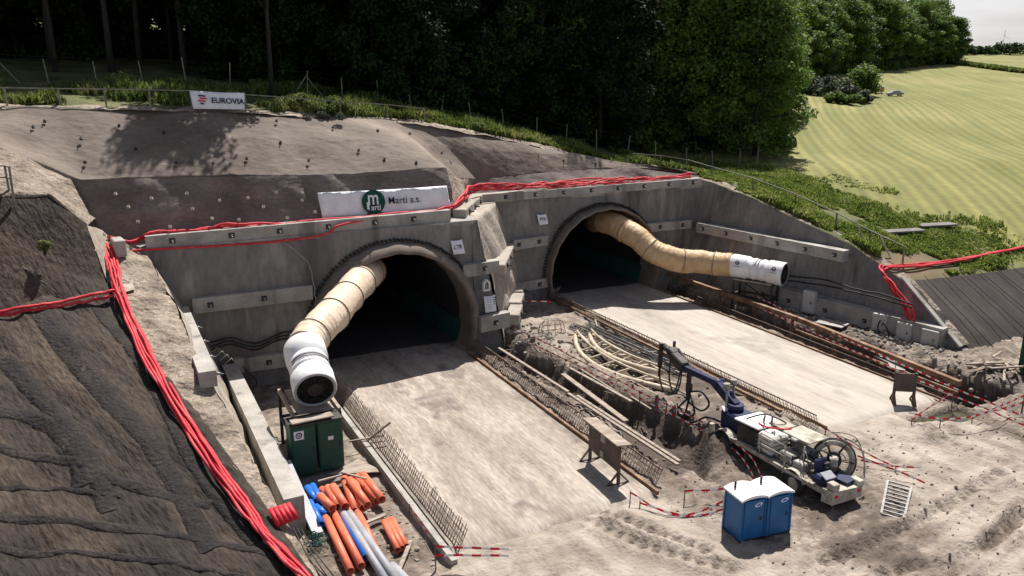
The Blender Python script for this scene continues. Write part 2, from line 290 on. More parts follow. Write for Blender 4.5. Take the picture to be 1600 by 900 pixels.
# mown field
mf=mat('mown_field',[(.15,.15,.042),(.195,.187,.062),(.245,.22,.09)],.05,rough=.9,coord='World',fine=.12,fscale=1.5,dist=.3)
def field_nodes(m):
    n=m.node_tree.nodes; l=m.node_tree.links; b=n['Principled BSDF']; src=b.inputs['Base Color'].links[0].from_socket
    g=n.new('ShaderNodeNewGeometry'); t=n.new('ShaderNodeTexNoise'); t.inputs['Scale'].default_value=.011; t.inputs['Detail'].default_value=1
    sc=n.new('ShaderNodeVectorMath'); sc.operation='SCALE'; sc.inputs['Scale'].default_value=13; l.new(g.outputs['Position'],t.inputs[0]); l.new(t.outputs['Color'],sc.inputs[0])
    ad=n.new('ShaderNodeVectorMath'); ad.operation='ADD'; l.new(g.outputs['Position'],ad.inputs[0]); l.new(sc.outputs[0],ad.inputs[1])
    m0=n.new('ShaderNodeMapping'); m0.inputs['Rotation'].default_value=(0,0,R(-49)); l.new(ad.outputs[0],m0.inputs[0]); mp=n.new('ShaderNodeMapping'); mp.inputs['Scale'].default_value=(.05,1,0); l.new(m0.outputs[0],mp.inputs[0])
    w1=n.new('ShaderNodeTexNoise'); w1.inputs['Scale'].default_value=.42; w1.inputs['Detail'].default_value=3; l.new(mp.outputs[0],w1.inputs[0])
    cr=n.new('ShaderNodeValToRGB'); cr.color_ramp.elements[0].position=.40; cr.color_ramp.elements[1].position=.66; cr.color_ramp.elements[0].color=(.82,.86,.74,1); cr.color_ramp.elements[1].color=(1.14,1.10,1.06,1)
    l.new(w1.outputs['Fac'],cr.inputs[0]); mu=n.new('ShaderNodeMixRGB'); mu.blend_type='MULTIPLY'; mu.inputs[0].default_value=1; l.new(src,mu.inputs[1]); l.new(cr.outputs[0],mu.inputs[2])
    # regular mower stripes
    wv=n.new('ShaderNodeTexWave'); wv.bands_direction='Y'; wv.inputs['Scale'].default_value=.24; wv.inputs['Distortion'].default_value=1.; wv.inputs['Detail'].default_value=2
    mp2=n.new('ShaderNodeMapping'); mp2.inputs['Scale'].default_value=(.1,1,0); l.new(m0.outputs[0],mp2.inputs[0]); l.new(mp2.outputs[0],wv.inputs[0])
    mr=n.new('ShaderNodeMapRange'); mr.inputs[3].default_value=.82; mr.inputs[4].default_value=1.10; l.new(wv.outputs['Fac'],mr.inputs[0])
    m3=n.new('ShaderNodeVectorMath'); m3.operation='SCALE'; l.new(mu.outputs[0],m3.inputs[0]); l.new(mr.outputs[0],m3.inputs['Scale'])
    # greener unmown margin near the cutting
    sx=n.new('ShaderNodeSeparateXYZ'); l.new(g.outputs['Position'],sx.inputs[0]); t4=n.new('ShaderNodeTexNoise'); t4.inputs['Scale'].default_value=.25; l.new(g.outputs['Position'],t4.inputs[0])
    a1=n.new('ShaderNodeMath'); a1.operation='MULTIPLY_ADD'; a1.inputs[1].default_value=.25; l.new(sx.outputs[1],a1.inputs[0]); l.new(sx.outputs[0],a1.inputs[2])
    a2=n.new('ShaderNodeMath'); a2.operation='MULTIPLY_ADD'; a2.inputs[1].default_value=12; l.new(t4.outputs['Fac'],a2.inputs[0]); l.new(a1.outputs[0],a2.inputs[2])
    r2=n.new('ShaderNodeMapRange'); r2.inputs[1].default_value=69; r2.inputs[2].default_value=82; l.new(a2.outputs[0],r2.inputs[0])
    mm=n.new('ShaderNodeMixRGB'); mm.inputs[1].default_value=(.075,.085,.03,1); l.new(r2.outputs[0],mm.inputs[0]); l.new(m3.outputs[0],mm.inputs[2]); at=n.new('ShaderNodeAttribute'); at.attribute_name='bare'; m5=n.new('ShaderNodeMixRGB'); m5.inputs[2].default_value=(.17,.12,.07,1); l.new(at.outputs['Fac'],m5.inputs[0]); l.new(mm.outputs[0],m5.inputs[1]); l.new(m5.outputs[0],b.inputs['Base Color'])
field_nodes(mf)
ys=np.concatenate([np.arange(36.6,70,.8),np.arange(70,140,3),np.arange(140,620,12)])
tt=np.concatenate([np.linspace(0,.08,24)**1,np.linspace(.09,1,60)])
x0=np.where(ys<57,xwall(ys),46.5); GX=x0[:,None]+tt[None]*(260+2.2*ys[:,None]); GY=np.repeat(ys[:,None],len(tt),1); GZ=Hh(GX,GY)
fo=gridmesh('field',GX,GY,GZ,mf); bare=np.clip(1.3-np.hypot((GX-51.)/4.2,(GY-38.4)/1.9)+.9*fbm(GX,GY,.8),0,1)
a=fo.data.attributes.new('bare','FLOAT','POINT'); a.data.foreach_set('value',bare.astype(np.float32).ravel())
# ---------------------------------------------------------------- setting: pit floor
def pd(X,Y,pts):   # distance to polyline, distance along
    best=np.full(X.shape,1e9); al=np.zeros(X.shape); acc=0
    for a,b in zip(pts[:-1],pts[1:]):
        a=np.array(a[:2]);b=np.array(b[:2]); d=b-a; L=np.hypot(*d); d=d/L
        t=np.clip((X-a[0])*d[0]+(Y-a[1])*d[1],0,L); px=a[0]+d[0]*t; py=a[1]+d[1]*t; q=np.hypot(X-px,Y-py)
        m=q<best; best=np.where(m,q,best); al=np.where(m,acc+t,al); acc+=L
    return best,al
HAUL=[(15.5,40),(15.5,24),(17,18),(22,13),(30,8),(40,2)]
HAUL2=[(36,30),(35.5,26),(34,21),(31,15),(28,8),(26,0)]
TRK=[[PZ(1480,900),PZ(1540,860),PZ(1600,800)],[PZ(1380,900),PZ(1480,880),PZ(1560,835),PZ(1600,790)],[PZ(850,740),PZ(900,800),PZ(1000,850),PZ(1150,890)],[PZ(880,730),PZ(930,790),PZ(1020,830),PZ(1100,860)],
     [PZ(1290,880),PZ(1420,830),PZ(1560,740)],[PZ(640,620),PZ(760,760),PZ(860,900)],[PZ(690,640),PZ(830,800),PZ(950,900)],[PZ(1250,650),PZ(1420,730),PZ(1600,790)],[PZ(1340,640),PZ(1480,690),PZ(1600,735)]]
def gh(X,Y):
    rough=.14*fbm(X,Y,.4)+.24*np.abs(fbm(X,Y,1.1))+.13*fbm(X,Y,2.6,3)
    dh,_=pd(X,Y,HAUL); dh2,_=pd(X,Y,HAUL2); road=np.maximum(1-sstep((dh-3.2)/2.5),1-sstep((dh2-2.6)/2.)); h=rough*(1-.78*road)-.04*road
    for i,t in enumerate(TRK):
        d,al=pd(X,Y,t); k=1. if i<5 else .35
        h=h-k*.17*np.exp(-(d/.26)**2)*(1+.6*np.sign(np.sin(al*11)))+k*.15*np.exp(-((d-.5)/.18)**2)
    # road beds
    for a,b,y0 in ((10.4,20.3,25.5),(32,40.6,27.3)):
        m=sstep((X-a+.3)/.3)*sstep((b+.3-X)/.3)*sstep((Y-y0)/.6); h=h*(1-m)-.14*m
    # left working strip, lower than the road
    m=sstep((10.35-X)/.15)*sstep((Y-24.5)/2); h=h*(1-.5*m)-.4*m
    # centre trench
    X0,Y0=X,Y; X=X+.35*fbm(X,Y,1.2)+.12*fbm(X,Y,4.); 
    cx=np.interp(Y,[26,28,30,34,38.5,42,46,49],[23.2,23.4,23.9,24.1,23.7,23.2,22.6,22.4]); wd=np.interp(Y,[26.5,28.5,31,36,46,50],[0,1.25,1.5,1.0,.9,.9])*(1+.3*fbm(X*0,Y,.9))
    m=sstep((wd+.5-np.abs(X-cx))/1.)*(Y>26); h=h-1.15*m*(1+.3*fbm(X,Y,1.1))+.10*np.abs(fbm(X0,Y,2.))*(X0>20.6)*(X0<31)
    sp=np.exp(-((X-cx-wd-1.)/.7)**2)*sstep((Y-26)/2)*sstep((50-Y)/3); h=h+sp*(.25+.5*np.abs(fbm(X,Y,1.3)))
    X=X0
    # heap at the end of the trench
    h=h+.7*np.exp(-((X-25.2)/1.)**2-((Y-29.5)/1.6)**2)*(1+.8*fbm(X,Y,1.5))
    h=h+.5*np.exp(-((X-36.6)/1.6)**2-((Y-25.)/.9)**2)*(1+.8*fbm(X,Y,1.5))+.45*np.exp(-((X-23.5)/1.5)**2-((Y-46.5)/1.5)**2)
    # right trench
    xr=np.interp(Y,[25,29,38,50,58],[46.,45.6,44.4,43.3,42.8])+.25*fbm(X*0,Y,.7); xl=41.0
    xr=xr+.3*fbm(X,Y,1.1); m=sstep((X-xl)/.35)*sstep((xr-X)/.6)*sstep((Y-26.3)/.5); h=h*(1-m)-1.7*m
    m2=sstep((X-xr)/.5)*sstep((Y-24.5)/3); h=h+m2*(.15+.35*np.abs(fbm(X,Y,1.)))
    # pond pit
    m=sstep((X-36.6)/.3)*sstep((40.9-X)/.3)*sstep((Y-25.3)/.25)*sstep((26.9-Y)/.25); h=h*(1-m)-.55*m
    return h
fx=np.arange(3.,56,.17); fy=np.arange(14,58,.17)
gx=np.concatenate([np.arange(-60,3,5.),fx,np.arange(57,300,10.)]); gy=np.concatenate([np.arange(-120,14,4.),fy,[60,70,90]])
X,Y=np.meshgrid(gx,gy); Zg=gh(X,Y)
g=obj('ground',None) if False else None
idx=np.arange(X.size).reshape(X.shape); Q=np.stack([idx[:-1,:-1],idx[:-1,1:],idx[1:,1:],idx[1:,:-1]],-1).reshape(-1,4)
mg=mat('pit_earth',[(.11,.084,.065),(.195,.157,.125),(.29,.243,.197)],.5,bump=.12,bscale=5.,coord='World',fine=.38,fscale=3.2)
n=mg.node_tree.nodes; l=mg.node_tree.links; at=n.new('ShaderNodeAttribute'); at.attribute_name='wear'; b=n['Principled BSDF']; src=b.inputs['Base Color'].links[0].from_socket
mm=n.new('ShaderNodeMixRGB'); l.new(at.outputs['Fac'],mm.inputs[0]); l.new(src,mm.inputs[1])
t=n.new('ShaderNodeTexNoise'); t.inputs['Scale'].default_value=.6; t.inputs['Detail'].default_value=8; ge=n.new('ShaderNodeNewGeometry'); l.new(ge.outputs['Position'],t.inputs[0])
cr=n.new('ShaderNodeValToRGB'); cr.color_ramp.elements[0].position=.35; cr.color_ramp.elements[1].position=.65; cr.color_ramp.elements[0].color=(.26,.218,.178,1); cr.color_ramp.elements[1].color=(.40,.345,.288,1)
l.new(t.outputs['Fac'],cr.inputs[0]); l.new(cr.outputs[0],mm.inputs[2])
aw=n.new('ShaderNodeAttribute'); aw.attribute_name='wet'; m6=n.new('ShaderNodeMixRGB'); m6.inputs[2].default_value=(.075,.056,.044,1); l.new(aw.outputs['Fac'],m6.inputs[0]); l.new(mm.outputs[0],m6.inputs[1]); l.new(m6.outputs[0],b.inputs['Base Color'])
me=fastmesh('ground',np.stack([X,Y,Zg],-1).reshape(-1,3),Q,mg,True)
d1,_=pd(X,Y,HAUL); d2,_=pd(X,Y,HAUL2); wear=np.maximum(1-sstep((d1-4.2)/1.8),1-sstep((d2-3.4)/2.)); wear=np.maximum(wear,1-sstep((np.abs(X-15.4)-4.6)/.8+sstep((23-Y)/2)))
wear=np.maximum(wear,.75*sstep((22-Y)/4)*sstep((X-24)/5)); wear=np.maximum(wear,.55*sstep((X-24.5)/1.)*sstep((31-X)/1)*sstep((Y-38)/4)); wear=np.clip(wear+.5*fbm(X,Y,.5)*(wear>.02),0,1)
wet=np.clip(sstep((-.10-Zg)/.35)*(X>20.4)+.75*sstep((fbm(X,Y,.32)-.02)/.16)*(X>20.6)*(X<31.2)*(Y>27)*(Y<49)+.7*sstep((fbm(X,Y,.45)-.05)/.15)*(X>43)*(Y>25)+.6*np.exp(-((X-25.)/2.2)**2-((Y-29.)/3.2)**2),0,1)
for i,t_ in enumerate(TRK):
    d_,al_=pd(X,Y,t_); wet=np.maximum(wet,(.8 if i<5 else .5)*np.exp(-(d_/.30)**4)*(.7+.3*np.sign(np.sin(al_*11)))*sstep(fbm(X,Y,.5)+.45)); wet=np.maximum(wet,.4*np.exp(-((d_-1.7)/.28)**4)*sstep(fbm(X,Y,.4)+.3)*(Y<34))
wet=np.maximum(wet,.5*sstep((fbm(X,Y,1.6)-.1)/.12)*(1-.6*wear))
wet=np.maximum(wet,.8*sstep((fbm(X,Y,.28)+fbm(X,Y,1.7)*.5-.10)/.2)*(1-wear)*(Y<27))
a=me.attributes.new('wet','FLOAT','POINT'); a.data.foreach_set('value',wet.astype(np.float32).ravel())
a=me.attributes.new('wear','FLOAT','POINT'); a.data.foreach_set('value',(wear*(1-wet)).astype(np.float32).ravel())
o=obj('ground',me); o['kind']='structure'
def ztop(x,y): return float(gh(np.array([[x]],float),np.array([[y]],float))[0,0])
# road slabs (continue into the tunnels)
def trackmat(m):
    n=m.node_tree.nodes; l=m.node_tree.links; b=n['Principled BSDF']; src=b.inputs['Base Color'].links[0].from_socket
    at=n.new('ShaderNodeAttribute'); at.attribute_name='trk'; mm=n.new('ShaderNodeMixRGB'); mm.inputs[2].default_value=(.125,.105,.09,1); l.new(at.outputs['Fac'],mm.inputs[0]); l.new(src,mm.inputs[1]); l.new(mm.outputs[0],b.inputs['Base Color'])
trackmat(M['road_dirt']); trackmat(M['road'])
def slab(xa,xb,y0,y1,m):
    xg=np.linspace(xa,xb,90); yg=np.arange(y0,y1,.14); X,Y=np.meshgrid(xg,yg); Zz=.03*fbm(X,Y,.5)+.012*fbm(X,Y,3)-.3*(1-sstep((Y-y0-.35*fbm(X,Y,.7))/1.0))*(y0<40)
    Y=Y+np.where(Y<y0+.1,.5*fbm(X,Y*0,.8),0); 
    T=np.zeros(X.shape); dirt=1. if xa<20 else .45
    for i,(xt,wk) in enumerate(((.16,.9),(.36,.9),(.24,.5),(.5,.7),(.62,.9),(.82,.9),(.72,.5),(.9,.4))):
        c=xa+(xb-xa)*xt+1.1*fbm(Y*0+i*7.7,Y,.07); q=np.abs(X-c); T=np.maximum(T,wk*(np.exp(-(q/.2)**4)*(.25+.55*sstep(fbm(X,Y,.35)+.35))*(.75+.25*np.sign(np.sin(Y*18+X*3)))))
    T=np.maximum(T,.75*sstep((fbm(X,Y*.45,.5)-.16)/.16)); e=np.minimum(X-xa,xb-X); T=np.maximum(T,.7*sstep((.6+.8*fbm(X,Y,.6)-e)/.5)); T=np.clip(T*(.7+.9*fbm(X,Y,2.2)),0,1)*dirt*sstep((Y-y0)/3)
    o=gridmesh('road',X,Y,Zz-.02*T,m); a=o.data.attributes.new('trk','FLOAT','POINT'); a.data.foreach_set('value',T.astype(np.float32).ravel()); return o
slab(10.65,20.15,25.6,49.5,M['road_dirt']); slab(32.1,40.5,27.3,56.5,M['road'])
M['floor_shadepaint']=mat('tunnel_floor_painted_shade',[(.05,.05,.055),(.09,.088,.09)],.5,rough=.5,coord='World',fine=.2)  # shade inside the tunnels painted into the floor colour
slab(10.9,20.8,49.45,97,M['floor_shadepaint']); slab(31.2,40.8,56.45,104,M['floor_shadepaint'])
# water pool
mw=mat('murky_water',[(.05,.05,.03),(.07,.065,.035)],1,rough=.08,fine=.05,coord='World',spec=.5)
gridmesh('water',*np.meshgrid(np.linspace(36.5,41,6),np.linspace(25.2,27,4)),np.full((4,6),-.33),mw)
# ---------------------------------------------------------------- setting: cutting slopes
# lower left mat slope (plane rising away), hose line is its right edge
HL=[(.15,48,8.9),(.22,44.6,7.57),(.4,43.28,7.06),(1.2,38.72,5.28),(2.37,33.79,3.36),(3.45,30.23,1.97),(4.15,27.99,1.1),(4.91,26.42,.48),(5.6,24.5,-.3)]
def mp_(x,y): return .39*y-9.82-.02*(x)  
cols=[0,.25,.6,1.]; 
def left(k): return [(p[0]-k,p[1]-.0*k,p[2]+.0) for p in HL]
rows=[[ (p[0],p[1],p[2]) for p in HL], [(p[0]-3,p[1],p[2]+.25) for p in HL],[(p[0]-8,p[1],p[2]+.2) for p in HL],[(p[0]-40,p[1],p[2]-2) for p in HL]]
rows=[[q for q in r if q[1]<44.7]+[] for r in rows]
sm_=sheet('hillside',rows,.22,M['mat'],.35,.35,kind='structure')
co=np.zeros(len(sm_.data.vertices)*3,dtype=np.float32); sm_.data.vertices.foreach_get('co',co); co=co.reshape(-1,3); ca,sa=math.cos(R(-22)),math.sin(R(-22)); xr_=co[:,0]*ca-co[:,1]*sa; yr_=co[:,0]*sa+co[:,1]*ca
edge=sstep((np.interp(co[:,1],[p[1] for p in HL[::-1]],[p[0] for p in HL[::-1]])-co[:,0])/1.2)
fold=np.abs(fbm(xr_,yr_*.16,.75,4))*.38+.07*fbm(co[:,0],co[:,1],2.5); low=sstep((33-co[:,1]+.8*co[:,0]*0)/3)*sstep((2-co[:,0])/3); fold=fold*(1-.6*low)+low*np.abs(fbm(co[:,0]*.12,co[:,1],.9))*.28
co[:,2]-=edge*fold; sm_.data.vertices.foreach_set('co',co.ravel()); sm_.data.update()
# upper mound above the bench, and the tan path between it and the main slope
b0=[PY(-500,520,42),PY(0,497,42.6),PY(90,482,43.2),PY(176,466,43.6)]
b1=[PY(-500,400,44.5),PY(0,400,44.7),PY(90,410,45),PY(165,440,45)]
b2=[PY(-500,305,46.5),PY(0,307,46.8),PY(75,305,47.2),PY(135,350,46.8)]
sheet('hillside',[[tuple(p-np.array([0,.5,.35])) for p in b0],b0,b1,b2],.4,M['mat'],.25,.5,kind='structure')
b3=[PY(-500,270,49),PY(0,270,48.6),PY(60,285,48.6),PY(150,345,48)]
b4=[PY(-500,235,51),PY(0,232,51.2),PY(110,280,50.6),PY(160,370,48.9)]
b25=[p+np.array([.2,-.05,-.6]) for p in b2]
sheet('hillside',[b25,b2,b3,b4],.35,M['rough_tan'],.3,.8,kind='structure')
# tan track down between mound and wall corner
tl=[PY(135,350,46.8),PY(160,420,45.6),PY(172,450,44.6),(.25,43.3,7.05)]
tr=[PY(160,360,49),PY(185,385,48.6),PY(190,400,47.6),(1.2,44,7.2)]
sheet('path',[[tuple(p) for p in tl],[tuple((np.array(a)+np.array(b))/2+np.array([0,0,.05])) for a,b in zip(tl,tr)],[tuple(p) for p in tr]],.3,M['shot_tan'],.15,1.,kind='structure')
# upper light slope
A=[(-500,300,50.6),(0,232,51.2),(128,281,50.6),(400,275,50.5),(560,272,50.5),(697,262,50.8),(716,280,55),(745,280,57),(850,270,57.5),(950,262,57.8),(1040,263.5,58.1),(1125,281,56)]
bx_=[-30,-4.5,-1,8,13,18.5,19.7,21.3,28.5,33,38.5,44.6]
RA=[PY(*p) for p in A]
RB=[np.array([x,float(Yc(x)),float(zc(x))]) for x in bx_]
RM=[(a*.5+b*.5)+np.array([0,0,.25]) for a,b in zip(RA,RB)]
us_=sheet('hillside',[[p+np.array([0,.5,-1.3]) for p in RA],RA,RM,RB],.3,M['slope'],.22,.35,kind='structure')
co=np.zeros(len(us_.data.vertices)*3,dtype=np.float32); us_.data.vertices.foreach_get('co',co); co=co.reshape(-1,3).astype(float)
dv,_=pd(co[:,0],co[:,1],[PY(560,183,56.8),PY(610,205,55.6),PY(655,235,53.6),PY(690,262,51.8),PY(722,290,53.5)]); dv2,_=pd(co[:,0],co[:,1],[PY(-200,215,53),PY(0,225,51.5),PY(60,250,51),PY(128,285,50.4)])
nf=fbm(co[:,0],co[:,1],.9); dust=np.maximum(np.exp(-(dv/1.15)**2),np.exp(-(dv2/1.)**2))*(.85+.6*nf); dust=np.clip(dust+.25*sstep((nf-.1)/.3),0,1)
a=us_.data.attributes.new('dust','FLOAT','POINT'); a.data.foreach_set('value',dust.astype(np.float32))
n=M['slope'].node_tree.nodes; l=M['slope'].node_tree.links; b=n['Principled BSDF']; src=b.inputs['Base Color'].links[0].from_socket
at=n.new('ShaderNodeAttribute'); at.attribute_name='dust'; mm=n.new('ShaderNodeMixRGB'); mm.inputs[2].default_value=(.25,.205,.165,1); l.new(at.outputs['Fac'],mm.inputs[0]); l.new(src,mm.inputs[1]); l.new(mm.outputs[0],b.inputs['Base Color'])
# lip of bare earth along the crest
sheet('path',[[p+np.array([0,-.35,-.12]) for p in RB],[p+np.array([0,.1,.10]) for p in RB],[np.array([p[0],p[1]+.9,float(Hh(p[0],p[1]+.9))+.03]) for p in RB]],.4,M['rough_tan'],.18,1.3,kind='structure')
# dark upper wall, left part
def wallthing(name,label,cat='retaining wall',loc=(0,0,0)): return thing(name,label,cat,loc)
w1=wallthing('retaining_wall','dark sprayed upper wall behind the long white banner','retaining wall',(10,49,8.4))
sheet('wall_face',[[PY(95,392,49.6),PY(160,385,49.1),PY(300,372,49.1),PY(500,352,49.1),PY(712,332,49.1)],[PY(60,281,51.2),PY(130,281,50.6),PY(300,277,50.5),PY(510,273,50.5),PY(697,262,50.8)]],.3,M['dark'],.35,.7,w1,vec=(0,-1,.2))
w2=wallthing('retaining_wall','low dark upper wall band behind the wavy red hoses over the right tunnel','retaining wall',(33,56,8.4))
sheet('wall_face',[[(23.3,55.9,8.2),(30,55.9,8.2),(38,55.9,8.2),(48,55.9,8.1)],[PY(745,280,57.02),PY(850,270,57.5),PY(970,261,57.8),PY(1135,279,56.02)]],.3,M['dark'],.3,.7,w2,vec=(0,-1,.2))
w3=wallthing('retaining_wall','sunlit dusty upper wall corner between the white banner and the right tunnel beam','retaining wall',(22,52,8.4))
sheet('wall_face',[[PY(712,332,49.1),PY(735,310,52.5),(23.4,55.9,8.2)],[PY(697,262,50.8),PY(716,280,55),PY(745,280,57.02)]],.3,M['rough_tan'],.2,1.,w3)
# ---------------------------------------------------------------- tunnel faces
TR=5.0; TZ=1.85
def facewall(root,cx,xl,xr,y0,bat,ztopv,cell=.45):
    n=90; an=np.linspace(R(-38),R(218),n); m=14; V=[]
    for a in an:
        d=np.array([math.cos(a),math.sin(a)]); ts=[]
        if d[0]>1e-6: ts.append((xr-cx)/d[0])
        if d[0]<-1e-6: ts.append((xl-cx)/d[0])
        if d[1]>1e-6: ts.append((ztopv-TZ)/d[1])
        if d[1]<-1e-6: ts.append((-3-TZ)/d[1])
        T=min(ts)
        for k in range(m+1): t=(TR+.15)+(T-TR-.15)*k/m; x,z=cx+d[0]*t,TZ+d[1]*t; V.append((x,y0+bat*z+.16*float(fbm(x,z,.5)),z))
    idx=np.arange(n*(m+1)).reshape(n,m+1); Q=np.stack([idx[:-1,:-1],idx[:-1,1:],idx[1:,1:],idx[1:,:-1]],-1).reshape(-1,4)
    # corner fills
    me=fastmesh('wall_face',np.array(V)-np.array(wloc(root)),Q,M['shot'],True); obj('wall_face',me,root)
YL=47.75; YR=55.3
fl=wallthing('portal_wall','grey sprayed concrete wall around the left tunnel mouth','portal wall',(11,YL,0))
facewall(fl,15.95,-1.,21.6,YL,.035,8.35)
mb=MB(); mb.hexa([(-.5,48.02,8.1),(21.6,48.02,8.1),(21.6,49.6,8.1),(-.5,49.6,8.1)],[(-.5,48.0,8.36),(21.6,48.0,8.36),(21.6,49.6,8.5),(-.5,49.6,8.5)]); mb.build('ledge',M['conc'],fl)
fr=wallthing('portal_wall','grey sprayed concrete wall around the right tunnel mouth','portal wall',(35,YR,0))
facewall(fr,36.0,26,46.6,YR,.03,8.1)
mb=MB(); mb.hexa([(24,55.53,7.9),(46.4,55.53,7.9),(46.4,56.1,7.9),(24,56.1,7.9)],[(24,55.5,8.12),(46.4,55.5,8.12),(46.4,56.1,8.15),(24,56.1,8.15)]); mb.build('ledge',M['conc'],fr)
# lit return wall between the two faces
rw=wallthing('return_wall','sunlit dusty concrete return wall between the LTR and PTR tunnel mouths','return wall',(23,51,0))
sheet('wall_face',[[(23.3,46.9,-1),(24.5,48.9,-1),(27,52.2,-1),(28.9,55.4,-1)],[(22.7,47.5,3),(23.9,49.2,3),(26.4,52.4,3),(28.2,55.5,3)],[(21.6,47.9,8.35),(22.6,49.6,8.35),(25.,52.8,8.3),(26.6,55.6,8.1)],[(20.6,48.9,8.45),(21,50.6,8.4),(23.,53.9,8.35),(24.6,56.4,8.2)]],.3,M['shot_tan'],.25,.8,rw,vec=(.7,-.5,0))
mb=MB(); mb.hexa([(21.3,47.62,-2),(23.45,47.3,-1.5),(23.45,48.5,-1.5),(21.3,48.5,-2)],[(21.3,48.03,8.33),(21.65,48.0,8.33),(21.65,48.6,8.33),(21.3,48.6,8.33)]); mb.build('corner',M['shot'],rw)
# left side wall
BR=[(1.9,48.4,8.3),(2.6,45,7.0),(2.9,43.3,6.4),(3.35,38.7,4.75),(4.25,33.8,2.9),(4.8,30.2,1.55),(5.2,28,.8),(5.5,26.4,.2),(5.9,24.5,-.5)]
lw=wallthing('retaining_wall','sunlit sprayed side wall with rough earth brow left of the left tunnel','retaining wall',(4,38,0))
sheet('earth_brow',[[(p[0]-.1,p[1],p[2]+.0) for p in HL],[tuple((np.array(a)*.5+np.array(b)*.5)+np.array([0,0,.12])) for a,b in zip(HL,BR)],[(p[0]+.02,p[1],p[2]) for p in BR]],.22,M['rough_tan'],.35,1.1,lw)
sheet('wall_face',[BR,[(4.6,p[1],max(p[2]*.35,-.3)) for p in BR],[(5.75,p[1],-.8) for p in BR]],.3,M['shot_tan'],.25,.6,lw,vec=(.7,0,.5))
k0=3; MB_=[(np.array(a)*(1-f)+np.array(b)*f)+np.array([0,0,.12]) for a,b,f in zip(HL[k0:],BR[k0:],(.04,.45,.62,.7,.7,.7))]
MM_=[(np.array(a)+b)/2+np.array([0,0,.16]) for a,b in zip(HL[k0:],MB_)]
sheet('geotextile_edge',[[tuple(np.array(p)+np.array([-.1,0,.1])) for p in HL[k0:]],MM_,MB_,[p+np.array([.05,0,-.25]) for p in MB_]],.22,M['mat'],.3,1.1,lw)
# right side wall
rwl=wallthing('retaining_wall','shaded sprayed concrete side wall right of the right tunnel','retaining wall',(46,44,0))
RW0=[(43.3,57,-2),(43.7,54.5,-2),(44.9,48.8,-2),(46.5,41.4,-2),(47.4,37.1,-2),(48.2,32.6,-2)]
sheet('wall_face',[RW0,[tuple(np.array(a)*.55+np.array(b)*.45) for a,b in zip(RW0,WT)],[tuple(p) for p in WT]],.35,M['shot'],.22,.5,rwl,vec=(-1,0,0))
sheet('ledge',[[tuple(p+np.array([-.04,0,-.02])) for p in WT],[tuple(p+np.array([.9,0,.06])) for p in WT]],.4,M['rough_tan'],.1,.9,rwl)
# right dark mat slope
mr_=[[(48.6,32.3,.3),(52,31.6,-.2),(58,31,-.6),(75,30,-1)],[(48.45,37.0,3.8),(52,36.8,3.55),(58,36.7,3.4),(75,36.7,3.3)]]
mrm=[[tuple(np.array(a)*.5+np.array(b)*.5+np.array([0,0,.1])) for a,b in zip(*mr_)]]
M['mat2']=mat('taut_dark_geotextile',[(.034,.028,.025),(.048,.040,.035),(.068,.056,.047)],.4,bump=.05,bscale=1,coord='World',fine=.15,stretch=(2,.3,1))
sheet('hillside',[mr_[0],mrm[0],mr_[1]],.5,M['mat2'],.12,.5,kind='structure')
from mathutils.bvhtree import BVHTree
bvh=BVHTree.FromPolygons([tuple(v.co) for v in sm_.data.vertices],[tuple(p.vertices) for p in sm_.data.polygons])
def onmat(u,v):
    d=Vector(ray(u,v)).normalized(); h=bvh.ray_cast(Vector(CC),d)[0]; return np.array(h) if h is not None else None
M['mat_dark']=mat('overlapping_dark_geotextile',[(.012,.009,.0085),(.020,.0155,.0135),(.033,.025,.020)],.8,bump=.12,bscale=6,coord='World',fine=.4,fscale=9,detail=10.)
def matstrip(px,wd,lift=.035):
    P=[onmat(u,v) for u,v in px]; P=[p for p in P if p is not None]
    if len(P)<2: return
    P=spline(P,40); d=np.gradient(P,axis=0); d/=np.linalg.norm(d,axis=1)[:,None]; nrm=np.array([.05,-.36,.93]); sd_=np.cross(d,nrm); i=np.arange(40); w_=wd*(.8+.25*fbm(i*.15,i*0+px[0][0],1.))
    rows=[]
    for f,hh in ((-.5,-.06),(-.47,lift*.6),(-.2,lift*1.3),(.2,lift),(.46,lift*.5),(.5,-.06)):
        r=P+sd_*(w_*f)[:,None]
        for j in range(40):
            q=bvh.ray_cast(Vector((r[j][0],r[j][1],60)),Vector((0,0,-1)))[0]
            if q is not None: r[j][2]=q.z
        r[:,2]+=hh+.015*fbm(i*.8,i*0+f*9,1.); rows.append([tuple(p) for p in r])
    sheet('hillside',rows,5,M['mat_dark'],0,kind='structure')
for px,wd in (([(60,487),(150,600),(250,720),(330,860)],1.1),([(150,482),(230,590),(300,720),(400,850)],.7),([(5,560),(90,650),(150,740),(170,800)],.9),([(0,700),(120,722),(240,770),(330,790)],.6),([(-60,640),(40,650),(110,690),(130,760)],1.0),
    ([(-40,806),(120,815),(260,835),(430,868)],.5),([(-40,860),(120,862),(280,880),(440,915)],.35),([(-20,760),(90,764),(190,775)],.3)): matstrip(px,wd)
mb=MB()
for k in range(1,7):
    a=np.array([48.6+2.2*k,31.7-.1*k,.25-.1*k]); b=np.array([48.45+1.9*k,36.9,3.9-.06*k]); mb.tube([tuple(a+(b-a)*t+np.array([0,0,.12+.03*math.sin(5*t)])) for t in np.linspace(0,1,8)],.028,5)
mb.build('seam',M['mat2'],sm_)
mb=MB(); mb.bar((48.55,32.3,.45),(48.4,37.1,4.0),.35,.12); q=mb.build('kerb',M['conc']); tag(q,'thin pale concrete edging running down between the right wall and the dark mat slope','kerb')
